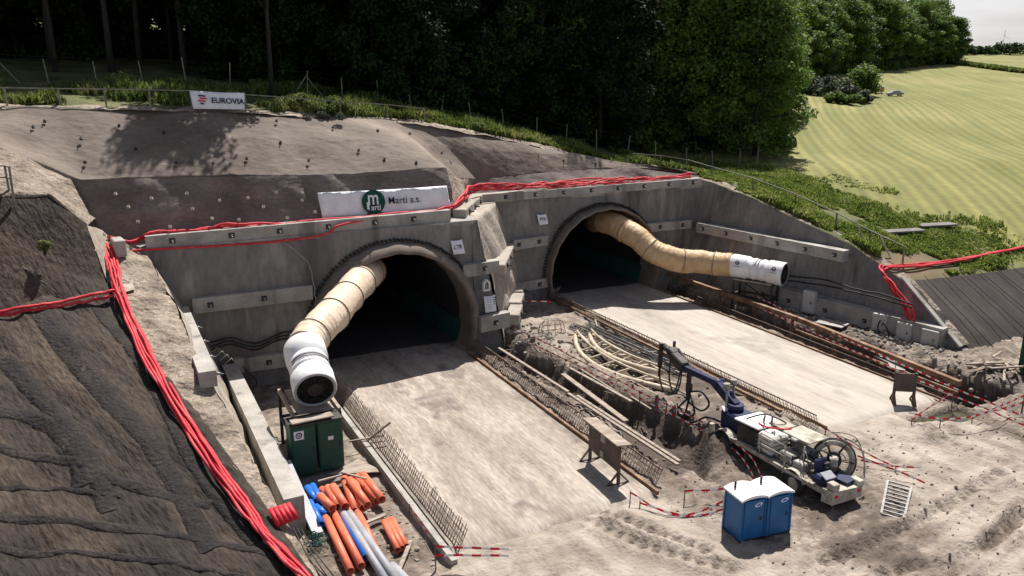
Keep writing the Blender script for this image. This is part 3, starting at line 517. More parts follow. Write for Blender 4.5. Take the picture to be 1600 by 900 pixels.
# ---------------------------------------------------------------- tunnels
def tunnel(cx,yl,yw,label,n_p,rr_):
    t=thing('tunnel_portal',label,'tunnel portal',(cx,yw,0))
    prof=[(rr_,yw+.35),(rr_-.08,yw-.1),(rr_*.6+5.*.4,yl+.2),(5.18,yl+.03),(5.1,yl),(5.0,yl+.06),(4.97,yl+.6)]
    n=72; an=np.linspace(R(-32),R(212),n)
    def lathe(prof,name,m,fz=0):
        V=[]
        for a in an:
            for r,y in prof: rr=r*(1+.006*math.sin(a*23+y)); V.append((math.cos(a)*rr,y-yw,TZ+math.sin(a)*rr))
        k=len(prof); idx=np.arange(n*k).reshape(n,k); Q=np.stack([idx[:-1,:-1],idx[:-1,1:],idx[1:,1:],idx[1:,:-1]],-1).reshape(-1,4)
        return obj(name,fastmesh(name,np.array(V),Q,m,True),t)
    lathe(prof,'collar',M['shot_c']); lathe([(4.97,yl+.6),(4.98,yl+2.5)],'lining',M['shot_c']); lathe([(4.98,yl+2.5),(5.0,yl+8),(5.05,yl+22),(5.05,yl+50),(.01,yl+50.1)],'lining',M['lining_shadepaint'])
    V=[];aa=np.linspace(R(-24),R(-5),8)
    for a in aa:
        for y in np.linspace(yl+2.2,yl+13,6): V.append((math.cos(a)*4.9,y-yw,TZ+math.sin(a)*4.9))
    idx=np.arange(48).reshape(8,6); Q=np.stack([idx[:-1,:-1],idx[:-1,1:],idx[1:,1:],idx[1:,:-1]],-1).reshape(-1,4)
    obj('membrane',fastmesh('membrane',np.array(V),Q,M['teal'],True),t)
    mb=MB(); mb.pipe((0,-.42,0),(0,.2,0),.085,.06,8); me=None
    for k in range(n_p):
        a=R(186)-R(150)*k/(n_p-1); r=rr_+.05+.03*random.uniform(-1,1)
        if k==0: p=mb.build('canopy_pipe',M['steel_dark']); p.parent=t; me=p.data; p.location=(0,0,0)
        else: p=obj('canopy_pipe',me,t)
        p.location=(math.cos(a)*r,.05*random.uniform(-1,1),TZ+math.sin(a)*r); p.rotation_euler=(0,-a,0)
    return t
M['shot_c']=mat('smooth_collar_concrete',[(.13,.105,.085),(.20,.165,.138)],.6,bump=.03,bscale=2,coord='World',fine=.12)
M['lining_shadepaint']=mat('tunnel_lining_painted_shade',[(.018,.018,.02),(.035,.034,.036)],.6,coord='World',fine=.2)  # darkness of the deep tunnel is painted into this lining colour
tunnel(15.95,46.95,YL+.25,'left tunnel mouth with rounded concrete collar, the one nearer the camera',58,5.72)
tunnel(36.0,54.55,YR+.2,'right tunnel mouth with rounded concrete collar and teal membrane inside',58,5.38)
# ---------------------------------------------------------------- concrete beams with anchor heads
def beam(p,q,dp,hh,label,heads,group='concrete anchor beams on the cutting walls',front=None,mt='conc'):
    """p->q top front edge; dp depth vector (into wall); hh height"""
    p=Vector(p);q=Vector(q);dp=Vector(dp); t=thing('concrete_beam',label,'concrete beam',tuple(p-Vector((0,0,hh))),group)
    mb=MB(); d=Vector((0,0,-hh)); ch=.03
    mb.hexa([p+d,q+d,q+d+dp,p+d+dp],[p,q,q+dp,p+dp]); mb.build('beam_body',M[mt],t)
    nrm=(-dp).normalized(); dr=(q-p).normalized()
    for k in heads:
        c=p+(q-p)*k+Vector((0,0,-hh*.5))
        mb=MB(); a=dr*.16; z=Vector((0,0,.15)); o1=nrm*.004; o2=nrm*.03
        mb.hexa([c-a-z+o1,c+a-z+o1,c+a+z+o1,c-a+z+o1],[c-a-z+o2,c+a-z+o2,c+a+z+o2,c-a+z+o2]); pl=mb.build('anchor_plate',M['steel_dark'],t)
        mb=MB(); mb.tube([c+nrm*.03,c+nrm*.22],.07,8); mb.tube([c+nrm*.2,c+nrm*.36+Vector((0,0,-.05))],.025,6); hd=mb.build('anchor_head',M['steel_grey']); hd.parent=pl; hd.location=hd.location-wloc(t)
    return t
def ev(n,a=.05,b=.95): return list(np.linspace(a,b,n))
beam((2.1,48.05,9.05),(19.9,48.2,9.1),(0,.75,0),.72,'long concrete beam on top of the left portal wall below the white banner',[.075,.25,.40,.56,.72,.86])
beam((23.9,55.2,8.75),(45.6,55.2,8.75),(0,.7,0),.62,'long concrete beam on top of the right portal wall under wavy red hoses',ev(9,.04,.96))
beam(PY(300,468,47.55),PY(488,446,47.55),(0,.6,0),.85,'concrete beam halfway up the wall left of the left tunnel',[.14,.58])
beam(PY(367,562,47.3),PY(470,549,47.3),(0,.6,0),.85,'low concrete beam behind the left fan near the pit floor',[.5])
beam(PY(724,415,47.5),PY(780,407,47.5),(0,.6,0),.8,'concrete beam right of the left tunnel under the LTR sign',[.6])
beam(PY(752,497,46.7),PY(797,488,46.7),(0,.6,0),1.0,'lowest concrete beam right of the left tunnel beneath the white notice sheet',[.5])
beam(PY(803,376,55.0),PY(856,368,55.0),(0,.6,0),.75,'concrete beam left of the right tunnel under the PTR sign',[.15,.75])
beam(PY(818,441,55.0),PY(860,434,55.0),(0,.6,0),.75,'low concrete beam left of the right tunnel foot',[.6])
beam(PY(1010,350,54.9),PY(1081,344,54.9),(0,.6,0),.7,'short concrete beam right of the right tunnel crown',[.3,.8])
# stepped beams on the return wall (three small blocks a row)
def steps(a,b,label,n=3,hh=.75):
    a=Vector(a);b=Vector(b); t=thing('stepped_beam',label,'stepped beam',tuple(a-Vector((0,0,hh))),'concrete anchor beams on the cutting walls')
    for k in range(n):
        p=a+(b-a)*(k/n); q=a+(b-a)*((k+1)/n); c=(p+q)/2; mb=MB()
        L=(q-p).length*.5+.05; mb.box(c+Vector((-.1,0,-hh/2)),(.9,L*2,hh),rz=R(-33),bev=.05); mb.build('beam_block',M['shot_tan2'],t)
        mb=MB(); nv=Vector((.84,-.54,0)); mb.box(c+nv*.40+Vector((0,0,-hh*.45)),(.06,.32,.34),rz=R(-33)); mb.tube([c+nv*.40+Vector((0,0,-hh*.45)),c+nv*.7+Vector((0,0,-hh*.45))],.05,6); mb.build('anchor_head',M['steel_dark'],t)
M['shot_tan2']=mat('dusty_precast',[(.27,.24,.205),(.36,.32,.275)],1.2,bump=.03,coord='World',fine=.15)
steps((20.9,48.9,9.0),(24.9,55.1,8.75),'stepped concrete blocks joining the top beams at the return wall, topmost row')
steps((23.4,48.3,5.2),(27.3,54.6,5.05),'stepped concrete blocks down the return wall, middle row')
steps((24.2,47.7,1.7),(28.0,54.3,2.1),'stepped concrete blocks at the foot of the return wall, lowest row')
# side beams
beam((3.85,36.7,4.95),(3.85,47.6,5.05),(-.75,0,0),.75,'upper sunlit concrete beam on the left side wall with a free near end',ev(5))
beam((6.05,30.6,1.3),(6.1,47.4,1.4),(-.8,0,0),1.7,'long low sunlit concrete beam at the foot of the left side wall',[.2,.4,.6,.8])
nR=np.array([-.98,-.2,0])
b5a=np.array([44.55,54.3,5.2]); b5b=np.array([47.0,41.0,5.15]); beam(b5b,b5a,(.75,.15,0),.8,'upper concrete beam high on the right side wall',ev(6))
beam((47.85,33.2,1.45),(44.9,48.2,1.65),(.75,.15,0),1.6,'long low concrete beam at the foot of the right side wall',[.35,.55,.75,.9])
# ---------------------------------------------------------------- hoses
def hose(pts,r,label,group,name='red_hose',m='red',cat='hose',n=60,jit=.0):
    P=spline(pts,n); P=P+np.stack([fbm(np.arange(n)*.31+random.random()*90,np.zeros(n)+i*7.,1)*jit for i in range(3)],-1)
    mb=MB(); mb.tube([tuple(p) for p in P],r,7); o=mb.build(name,M[m]); return tag(o,label,cat,group)
G1='red hoses down the left wall edge'
lab=['outermost red hose of the bundle down the left wall edge, nearest the dark mat','second red hose from the dark mat in the left edge bundle','middle red hose in the left edge bundle','fourth red hose from the dark mat in the left edge bundle','red hose of the left edge bundle lying closest to the side wall']
HP=[(165,390,47.7),(178,425,45.6),(188,465,43.2),(230,560,38.6),(300,680,33.8),(370,780,30.2),(420,850,28),(485,918,25.9)]
for k in range(5):
    pts=[PY(u+[-9,-5,0,4,8][k]*(1 if i!=2 else .8),v,y)+np.array([0,0,.22+(.08 if k%2 else 0)]) for i,(u,v,y) in enumerate(HP)]
    hose(pts,.066,lab[k],G1,jit=.11)
hose([PY(178,468,43.3)+np.array([0,0,.2]),PY(110,485,42.9)+np.array([0,0,.3]),PY(0,503,42.4)+np.array([0,0,.3]),PY(-200,530,42)+np.array([0,0,.2])],.08,'lower red hose branching left along the bench below the mound','red hoses on the left bench',jit=.1)
hose([PY(178,460,43.3)+np.array([0,0,.2]),PY(110,478,42.9)+np.array([0,0,.3]),PY(0,497,42.4)+np.array([0,0,.3]),PY(-200,524,42)+np.array([0,0,.2])],.08,'upper red hose branching left along the bench below the mound','red hoses on the left bench',jit=.1)
hose([PY(190,398,47.6),PY(213,425,46.5),PY(205,452,45),PY(188,470,43.4)],.08,'red hose looping loose beside the white block at the wall corner',None,jit=.05)
G2='red hoses along the left top beam'
for k in range(3):
    pts=[(.3,47.9,9.1),PY(205,378+3*k,48.3),PY(240,362+2*k,48.5),PY(300,361+2*k,48.5),PY(345,352+4*k,48.5),PY(400,352+2*k,48.5),PY(500,345+2*k,48.5),PY(600,338+2*k,48.5),PY(700,329+2*k,48.6)]
    pts=[np.array(p)+np.array([0,.1*k,.05]) for p in pts]
    hose(pts,.075,['top red hose running over the left beam below the white banner','middle red hose running over the left beam below the white banner','lowest red hose lying on the left beam below the white banner'][k],G2,jit=.16)
hose([PY(195,398,47.8),PY(225,390,47.9),PY(400,380,47.95),PY(500,368,47.95),PY(530,352,48.0),PY(570,345,48.2),PY(640,338,48.3)],.065,'single red hose along the ledge in front of the left top beam',None,jit=.05)
G3='red hoses over the right top beam'
for k in range(6):
    a=random.uniform(-1,1)
    pts=[PY(640,337-1.0*k,48.6),PY(700,330-1.2*k,48.9),PY(725,312-2*k,51.5),PY(742,298-2.*k,54),PY(800,296-1.7*k,55.4)]
    for u in range(840,1120,40): pts.append(PY(u,296-(u-800)*.055-1.5*k+random.uniform(-3.,1.5),55.5+.08*k))
    hose(pts,.065,'red hose %s over the right top beam'%['lying lowest','second from bottom','third from bottom','fourth from bottom','second from the top of the tangle','waving highest'][k],G3,jit=.18,n=110)
G4='red hoses over the right side wall'
for k in range(3):
    base=[(1600,408,None),(1500,410,None),(1440,408,None)]
    pts=[np.array([66,39.0,float(Hh(66,39.0))+.3]),np.array([56,38.3+.2*k,float(Hh(56,38.3))+.3]),np.array([49.6,37.9+.2*k,float(Hh(49.6,38))+.25]),np.array([48.0,38.2+.25*k,4.4]),PX(1385+4*k,440,47.5),PX(1412+5*k,480,47.5),PX(1420+5*k,510,47.7)]
    hose(pts,.08,['left one of the red hoses draped over the right side wall','middle one of the red hoses draped over the right side wall','right one of the red hoses draped over the right side wall'][k],G4,jit=.12)
mb=MB(); 
for k in range(5): mb.tube([PY(422+7*k,795-2*k,29.2),PY(436+7*k,822-3*k,28.6)],.1,8)
o=mb.build('red_hose_bundle',M['red']); tag(o,'short bunch of red hose ends over the near end of the low left beam','hose')
# block at corner under hoses
mb=MB(); mb.box((.75,47.3,8.75),(.55,1.2,.9),rz=R(8),bev=.05); o=mb.build('concrete_block',M['conc']); tag(o,'small pale concrete block at the top left wall corner beside red hoses','block')
# dark cables on walls
def cable(pts,r,label,m='black',name='cable',n=50,jit=.05): return hose(pts,r,label,None,name,m,'cable',n,jit)
for k in range(3):
    cable([PY(330,535+6*k,47.4),PY(360,528+5*k,47.5),PY(400,536+5*k,47.5),PY(440,520+5*k,47.5),PY(480,518+6*k,47.5)],.05,['upper black cable sagging on the wall left of the left tunnel','middle black cable sagging on the wall left of the left tunnel','lower black cable sagging on the wall left of the left tunnel'][k])
for k in range(2):
    cable([PX(1225,430+8*k,45.8),PX(1290,438+8*k,46),PX(1340,452+6*k,46.4),PX(1380,460+7*k,46.8),PX(1425,475+6*k,47.3)],.06,['upper black cable sagging along the right side wall behind the fan','lower black cable sagging along the right side wall behind the fan'][k])
cable([PY(445,378,47.9),PY(480,410,47.7),PY(492,450,47.5),PY(492,490,47.4)],.025,'thin pale cable hanging down the wall left of the left tunnel','conc',jit=.1)
cable([PX(340,640,5.1),PX(350,700,5.2),PX(385,780,5.3),PX(410,860,5.4)],.03,'thin grey cable trailing down the near left side wall','cable',jit=.2)
cable([PZ(380,575,1.2),PZ(400,600,.3),PZ(390,640,0),PZ(415,670,0),PZ(440,690,-.2)],.03,'thin black cable looping on the floor beside the low left beam','black',jit=.3)
cable([(0,0,0) if False else PY(0,395,45),PY(40,420,44.5),PY(80,450,44),PY(98,470,43.6),PY(90,482,43.2)],.03,'thin grey cable lying on the dark mound at far left','cable',jit=.1)
# ---------------------------------------------------------------- banners and signs
def banner(name,label,cat,c4,body_m,thick=.02,wav=.04,group=None):
    c4=[np.array(p) for p in c4]; tl,tr,br,bl=c4; o=thing(name,label,cat,tuple(bl),group)
    xv=tr-tl; yv=tl-bl; nn=np.cross(xv,yv); nn/=np.linalg.norm(nn)
    nx,nz=28,7; V=[]
    for j in range(nz+1):
        for i in range(nx+1):
            a,b=i/nx,j/nz; p=(bl*(1-a)+br*a)*(1-b)+(tl*(1-a)+tr*a)*b; V.append(p+nn*(wav*float(fbm(i*.5,j*.6,1.,3)))-np.array([0,0,.04*math.sin(a*PI)*(b)]) )
    idx=np.arange(len(V)).reshape(nz+1,nx+1); Q=np.stack([idx[:-1,:-1],idx[:-1,1:],idx[1:,1:],idx[1:,:-1]],-1).reshape(-1,4)
    s=obj('sheet',fastmesh('sheet',np.array(V)-np.array(wloc(o)),Q,body_m,True),o); md=s.modifiers.new('t','SOLIDIFY'); md.thickness=thick; md.offset=-1
    return o,frame((tl+tr+br+bl)/4+nn*(wav+.02),xv,yv),np.linalg.norm(xv),np.linalg.norm(yv)
def disc(name,m,parent,mtx,r,x,y,z=.0,n=40,r2=0):
    mb=MB(); V=[(x+math.cos(2*PI*k/n)*r,y+math.sin(2*PI*k/n)*r,z) for k in range(n)]
    V=[mtx@Vector(v) for v in V]; 
    if r2: 
        W=[mtx@Vector((x+math.cos(2*PI*k/n)*r2,y+math.sin(2*PI*k/n)*r2,z)) for k in range(n)]; mb.add(V+W,[(k,(k+1)%n,n+(k+1)%n,n+k) for k in range(n)])
    else: mb.add(V,[tuple(range(n))])
    return mb.build(name,m,parent)
def quadp(name,m,parent,mtx,pts,z=0.):
    mb=MB(); mb.add([mtx@Vector((a,b,z)) for a,b in pts],[tuple(range(len(pts)))]); return mb.build(name,m,parent)
o,fm,W,Hb=banner('banner','long white banner with green round emblem reading Marti a.s. above the left beam','banner',[PY(496,301,49.45),PY(698,290,49.5),PY(705,324,49.2),PY(504,343,49.15)],M['white_fabric'],wav=.10)
disc('emblem',M['inkgreen'],o,fm,.74,-W*.106,.0,.01)
text('lettering','m',1.2,M['white_fabric'],o,fm@Matrix.Translation((-W*.106-.02,.22,.02)),.004,(.80,1.05),.012)
text('lettering','arti',.50,M['white_fabric'],o,fm@Matrix.Translation((-W*.106+.12,-.36,.025)),.004,(.9,1),.006)
quadp('emblem_stroke',M['white_fabric'],o,fm,[(-W*.106-.44,-.42),(-W*.106-.30,-.50),(-W*.106-.30,0),(-W*.106-.44,0)],.022)
text('lettering','Marti a.s.',.62,M['ink'],o,fm@Matrix.Translation((W*.135,.0,.015)),.004,(.95,1),.003)
o,fm,W,Hb=banner('banner','small white banner reading EUROVIA on the crest fence','banner',[PY(296,141,55.9),PY(382,145,55.9),PY(382,171,55.6),PY(302,170,55.6)],M['white_fabric'],wav=.05)
text('lettering','EUROVIA',.50,M['ink'],o,fm@Matrix.Translation((W*.17,-.05,.015)),.004,(.95,.95),.010)
for k,(mm_,dx) in enumerate([('ink',0),('inkred',.07),('inkred',-.02),('ink',.10)]):
    yb=.28-.16*k; xx=-W*.36+dx; quadp('emblem_bar',M[mm_],o,fm,[(xx,yb),(xx+.42-(.2 if k==3 else 0),yb-.03),(xx+.42-(.2 if k==3 else 0),yb-.12),(xx,yb-.09)],.015)
for lb,tx,c4 in (('square white sign reading LTR on the left portal wall','LTR',[PY(704,376,47.8),PY(722,374,47.8),PY(727,396,47.75),PY(709,398,47.75)]),('square white sign reading PTR on the right portal wall','PTR',[PY(839,335,55.3),PY(853,334,55.3),PY(857,350,55.25),PY(843,352,55.25)])):
    o,fm,W,Hb=banner('sign',lb,'sign',c4,M['paper'],wav=0.,thick=.03); text('lettering',tx,.38 if tx=='LTR' else .36,M['ink'],o,fm,.004,(.85,1),.004)
o,fm,W,Hb=banner('notice_sheet','white notice sheet with printed lines low on the wall between the tunnels','notice',[PY(756,463,47.2),PY(773,461,47.2),PY(776,486,47.1),PY(759,489,47.1)],M['paper'],wav=0.,thick=.03)
for k in range(6):
    yb=Hb*(.38-.13*k); quadp('text_line',M['greypipe'],o,fm,[(-W*.4,yb),(W*.15,yb),(W*.15,yb-.03),(-W*.4,yb-.03)],.01)
for k in range(4): quadp('symbol',M['ink'],o,fm,[(W*.30,Hb*(.4-.13*k)),(W*.4,Hb*(.4-.13*k)),(W*.4,Hb*(.4-.13*k)-.07),(W*.30,Hb*(.4-.13*k)-.07)],.01)
# shrine niche
o=thing('wall_shrine','small house shaped shrine box on the wall above the notice sheet','shrine',tuple(PY(761,455,47.3)))
c=Vector(PY(761,446,47.3)); 
def house(w,h): return [(-w,-h),(w,-h),(w,h*.45),(0,h*1.1),(-w,h*.45)]
mb=MB(); A_=[c+Vector((x,0,z)) for x,z in house(.24,.38)]; B_=[c+Vector((x,0,z)) for x,z in house(.15,.27)]; A2=[p+Vector((0,.3,0)) for p in A_]; B2=[p+Vector((0,.2,0)) for p in B_]
mb.add(A_+B_+A2+B2,[(i,(i+1)%5,5+(i+1)%5,5+i) for i in range(5)]+[(i,10+i,10+(i+1)%5,(i+1)%5) for i in range(5)]+[(5+i,5+(i+1)%5,15+(i+1)%5,15+i) for i in range(5)]); mb.build('niche_frame',M['white'],o)
mb=MB(); mb.add(B2,[(4,3,2,1,0)]); mb.build('niche_back',M['shot_tan'],o)
mb=MB(); mb.tube([c+Vector((0,.1,-.25)),c+Vector((0,.1,-.05)),c+Vector((0,.1,.05)),c+Vector((0,.1,.12))],[.06,.05,.03,.04],8); mb.build('figurine',M['shot_tan2'],o)
# ---------------------------------------------------------------- ventilation
def fan(p0,p1,r,label,mk=True):
    p0=Vector(p0);p1=Vector(p1); ax=(p1-p0).normalized(); L=(p1-p0).length
    t=thing('ventilation_fan',label,'fan',tuple(p0-Vector((0,0,r))),'white tunnel ventilation fans')
    mb=MB(); n=36
    side=ax.cross(Vector((0,0,1))).normalized(); upv=side.cross(ax)
    def ring(s,rr): return [p0+ax*s+(side*math.cos(2*PI*k/n)+upv*math.sin(2*PI*k/n))*rr for k in range(n)]
    prof=[(0,r),(.04,r*1.03),(L*.28,r*1.03),(L*.30,r*.93),(L*.36,r*.93),(L*.37,r*.98),(L*.40,r*.98),(L*.41,r*.93),(L*.52,r*.93),(L*.53,r*.98),(L*.56,r*.98),(L*.57,r*.93),(L*.66,r*.93),(L*.68,r*1.03),(L*.97,r*1.03),(L,r*.96)]
    V=[p for s,rr in prof for p in ring(s,rr)]; mb.add(V,[(i*n+k,i*n+(k+1)%n,(i+1)*n+(k+1)%n,(i+1)*n+k) for i in range(len(prof)-1) for k in range(n)],True); mb.build('casing',M['white'],t)
    mb=MB(); V=ring(0,r)+ring(-.03,r*.97)+ring(0,r*.88)+ring(.03,r*.86); mb.add(V,[(i*n+k,(i+1)*n+k,(i+1)*n+(k+1)%n,i*n+(k+1)%n) for i in range(3) for k in range(n)],True); mb.build('inlet_ring',M['greypipe'],t)
    mb=MB(); V=ring(L*.2,r*.86); mb.add(V,[tuple(range(n))]); V=ring(.035,r*.858)+ring(L*.21,r*.85); mb.add(V,[(k,n+k,n+(k+1)%n,(k+1)%n) for k in range(n)],True)
    for k in range(8):
        a=2*PI*k/8; d=side*math.cos(a)+upv*math.sin(a); mb.bar(p0+ax*.12+d*r*.3,p0+ax*.12+d*r*.85,.04,.1,up=ax)
    mb.build('impeller',M['black'],t)
    mb=MB(); V=ring(.02,r*.36)+ring(-.0,r*.30)+ring(L*.2,r*.3); mb.add(V,[(i*n+k,(i+1)*n+k,(i+1)*n+(k+1)%n,i*n+(k+1)%n) for i in range(2) for k in range(n)],True); V=ring(.06,r*.3); mb.add(V,[tuple(reversed(range(n)))]); mb.build('hub',M['steel_dark'],t)
    mb=MB()
    for rr in (.42,.5,.58,.66,.74,.82):
        mb.tube([p0+ax*.03+(side*math.cos(2*PI*k/24)+upv*math.sin(2*PI*k/24))*r*rr for k in range(24)],.012,4,closed=True)
    mb.build('guard',M['steel_dark'],t)
    # round marks facing the camera side
    if mk:
        cv=(Vector((0,0,H0))-p0).normalized(); nv=(cv-ax*cv.dot(ax)).normalized(); nv=(nv+upv*.15).normalized(); nv=(nv-ax*nv.dot(ax)).normalized()
        tv=nv.cross(ax)
        if tv.z<0: tv=-tv
        xv=tv.cross(nv)
        for s in (.14,.82):
            fmx=frame(p0+ax*L*s+nv*r*1.045,xv,tv)
            disc('emblem',M['ink'],t,fmx,.17,0,.12,.01,24,.11); quadp('emblem_bar',M['ink'],t,fmx,[(-.13,.14),(.13,.14),(.13,.08),(-.13,.08)],.012); quadp('lettering_line',M['greypipe'],t,fmx,[(-.24,-.14),(.24,-.14),(.24,-.2),(-.24,-.2)],.02)
    mb=MB()
    for s in (.45,.5): mb.tube([p0+ax*L*s+(side*math.cos(a)+upv*math.sin(a))*(r*.97) for a in np.linspace(.4,2.6,12)],.02,5)
    mb.build('cable',M['black'],t)
    return t
def duct(pts,r,label,m,n=150,ribs=.35):
    P=spline(pts,n); L=np.concatenate([[0],np.cumsum(np.linalg.norm(np.diff(P,axis=0),axis=1))])
    ph=(L/ribs)%1; rr=r*(1-.035*np.exp(-((ph-.5)/.14)**2)); sec=(L/2.6)%1; rr=rr*(1+.04*(np.abs(sec-.5)<.035))+.05*fbm(L,L*0,.8)+.03*fbm(L,L*0,3.); P=P+np.stack([.06*fbm(L,L*0+3,.5),.06*fbm(L,L*0+8,.5),-.07*np.sin(PI*((L/2.6)%1))],-1)
    t=thing('ventilation_duct',label,'duct',tuple(P[0]-np.array([0,0,r])),'fabric ventilation ducts')
    mb=MB(); mb.tube([tuple(p) for p in P],list(rr),30); mb.build('duct_sleeve',m,t)
    k=0
    while 1.3+2.6*k<L[-1]:
        i=int(np.searchsorted(L,1.3+2.6*k)); i=min(max(i,1),n-2); d=Vector(P[i+1]-P[i-1]).normalized(); a=d.cross(Vector((0,0,1))).normalized(); b=d.cross(a)
        mb=MB(); mb.tube([Vector(P[i])+(a*math.cos(q)+b*math.sin(q))*(rr[i]+.015) for q in np.linspace(0,2*PI,28,endpoint=False)],.03,5,closed=True); mb.build('band',M['cable'],t); k+=1
    return t
f0=np.array([8.0,36.1,3.45]); f1=PY(475,543,39.2)
fan(f0,f1,.98,'large white fan facing the camera above the green cabinets',mk=False)
duct([f1,PY(483,528,40.0),PY(503,507,41.2),PY(530,477,43.3),PY(555,448,45.8),PY(571,431,48),PY(580,423,51),PY(585,421,58)],.9,'cream fabric duct rising from the left fan into the left tunnel',M['duct_pale'])
g0=np.array([44.9,44.3,2.95]); g1=np.array([43.15,48.1,3.05])
fan(g0,g1,.86,'white fan with two round emblems beside the right side wall')
duct([g1,PY(1100,409,49.8),PY(1056,405,50.8),PY(1022,392,52),PY(992,368,53.5),PY(964,352,55.2),PY(938,343,58),PY(928,346,64)],.92,'ribbed yellow duct from the right fan into the right tunnel crown',M['duct'])
# fan stands
def stand(cx,cy,zt,wd,ln,rz,label):
    t=thing('fan_stand',label,'stand',(0,0,0)); 
    for i,(x,y) in enumerate(((-1,-1),(1,-1),(1,1),(-1,1))):
        mb=MB(); mb.bar((x*wd/2,y*ln/2,-.5),(x*wd/2,y*ln/2,zt),.14); mb.build('leg',M['steel_dark'],t)
    for z,nm in ((zt,'top_frame'),(zt*.45,'brace_frame')):
        mb=MB()
        for a,b in (((-1,-1),(1,-1)),((1,-1),(1,1)),((1,1),(-1,1)),((-1,1),(-1,-1))): mb.bar((a[0]*wd/2,a[1]*ln/2,z),(b[0]*wd/2,b[1]*ln/2,z),.12)
        mb.build(nm,M['steel_dark'],t)
    mb=MB(); mb.box((0,0,zt+.08),(wd*.8,ln*.9,.05)); 
    for s in (-1,1): mb.bar((s*wd*.5,-ln*.5,zt+.1),(s*wd*.5,ln*.5,zt+.1),.15,.1)
    mb.build('deck',M['wood'],t)
    mb=MB(); mb.bar((-wd/2,-ln/2,zt*.1),(wd/2,-ln/2,zt*.9),.07); mb.bar((wd/2,-ln/2,zt*.1),(wd/2,ln/2,zt*.9),.07); mb.build('diagonal',M['steel_dark'],t)
    t.location=(cx,cy,0); t.rotation_euler=(0,0,rz)
stand(7.95,37.5,2.42,2.1,3.6,R(-1),'dark steel frame carrying the left fan')
stand(44.0,46.3,2.05,1.3,3.0,R(25),'dark steel frame carrying the right fan')
# green cabinets
for k,(x,l_) in enumerate(((7.05,'green steel cabinet with a white square emblem, left of the pair'),(8.27,'green steel cabinet with a small white label, right of the pair'))):
    t=thing('power_cabinet',l_,'cabinet',(x,35.3,-.35),'green cabinets under the left fan'); mb=MB(); mb.box((x,35.35,1.2),(1.14,1.0,2.4),bev=.03); mb.build('housing',M['green'],t)
    mb=MB(); mb.box((x,34.835,1.25),(1.0,.03,2.1)); dd=mb.build('door',M['green'],t); mb=MB(); mb.box((x+.42,34.8,1.2),(.05,.05,.3)); hh_=mb.build('handle',M['steel_dark']); hh_.parent=dd; hh_.location=hh_.location-wloc(t)
    fmx=frame((x,34.815,1.25),(1,0,0),(0,0,1))
    if k==0:
        quadp('emblem_plate',M['paper'],t,fmx,[(-.42,.5),(.02,.5),(.02,.92),(-.42,.92)],.006)
        disc('emblem',M['ink'],t,fmx,.15,-.2,.71,.01,20,.1); text('lettering','U',.17,M['ink'],t,fmx@Matrix.Translation((-.2,.71,.012)),.002,(1,1),.01)
    else: quadp('label_plate',M['paper'],t,fmx,[(-.12,.22),(.12,.22),(.12,.4),(-.12,.4)],.006)
    mb=MB(); mb.box((x,35.35,2.43),(1.2,1.08,.05)); mb.build('roof_panel',M['steel_dark'],t)
# white board tops
mb=MB(); mb.box((7.5,34.95,2.62),(1.9,.5,.06),rz=R(3)); tag(mb.build('board',M['wood']),'pale board lying across the tops of the green cabinets','board')
mb=MB(); mb.box((7.4,34.6,-.3),(2.6,1.2,.18)); tag(mb.build('concrete_plinth',M['shot']),'dark plinth beneath the green cabinets','plinth')
mb=MB(); P_=[PZ(560,718,-.15),PZ(515,742,-.15),PZ(600,738,-.15)]; mb.add([tuple(p) for p in P_]+[tuple(p+np.array([0,0,.04])) for p in P_],[(0,1,2),(5,4,3),(0,3,4,1),(1,4,5,2),(2,5,3,0)]); tag(mb.build('plywood_offcut',M['wood']),'triangular pale sheet beside the green cabinets above the orange pipes','sheet')
# ---------------------------------------------------------------- left working strip: kerb, pipes
mb=MB(); mb.hexa([(10.25,25.4,-.5),(10.5,25.4,-.5),(10.5,46.5,-.5),(10.25,46.5,-.5)],[(10.25,25.4,.12),(10.5,25.4,.12),(10.5,46.5,.12),(10.25,46.5,.12)]); tag(mb.build('kerb_beam',M['conc']),'long concrete edge beam beside the left road and the orange pipes','kerb')
def pipe(a,b,r,m,label,group,z0=-.33):
    a=np.array(a);b=np.array(b); mb=MB(); mb.pipe(tuple(a),tuple(b),r,r*.9); o=mb.build('plastic_pipe',M[m]); return tag(o,label,'pipe',group)
GO='orange pipes on the left working strip'; zb=-.12
low=[((505,800),(548,893),'orange','leftmost orange pipe of the lower pipe row'),((518,795),(565,885),'orange','second orange pipe from the left in the lower row'),((531,825-30),(572,872),'bluepipe','blue pipe lying among the orange pipes of the lower row'),((540,790),(585,878),'orange','orange pipe right of the blue pipe in the lower row'),((550,783),(592,868),'orange','orange pipe beside the long grey pipes in the lower row')]
for a,b,m_,l_ in low: pipe(PZ(*a,zb),PZ(*b,zb),.16,m_,l_,GO if m_=='orange' else None)
pipe(PZ(529,797,.12),PZ(562,870,.12)+np.array([0,0,0]),.15,'orange','orange pipe resting on top of the lower pipe row',GO) if False else None
for k,(a,b) in enumerate((((533,796),(608,915)),((546,802),(625,915)))): pipe(PZ(*a,-.05),PZ(*b,-.05),.17 if k else .15,'greypipe',['long grey pipe, left of the two beside the orange row','long light grey pipe, right of the two beside the orange row'][k],'long grey pipes')
for k in range(3): pipe(PZ(600+6*k,815-2*k,zb),PZ(622+6.5*k,860-3*k,zb),.13,'orange',['left pipe of the small group of three orange pipes','middle pipe of the small group of three orange pipes','right pipe of the small group of three orange pipes'][k],GO)
upl=[(502,765,533,785),(512,762,528,793),(520,760,540,792),(538,748,555,799),(553,752,568,800-6),(546,750,575,790),(558,745,590,783),(567,742,597,781),(500,775,520,795)]
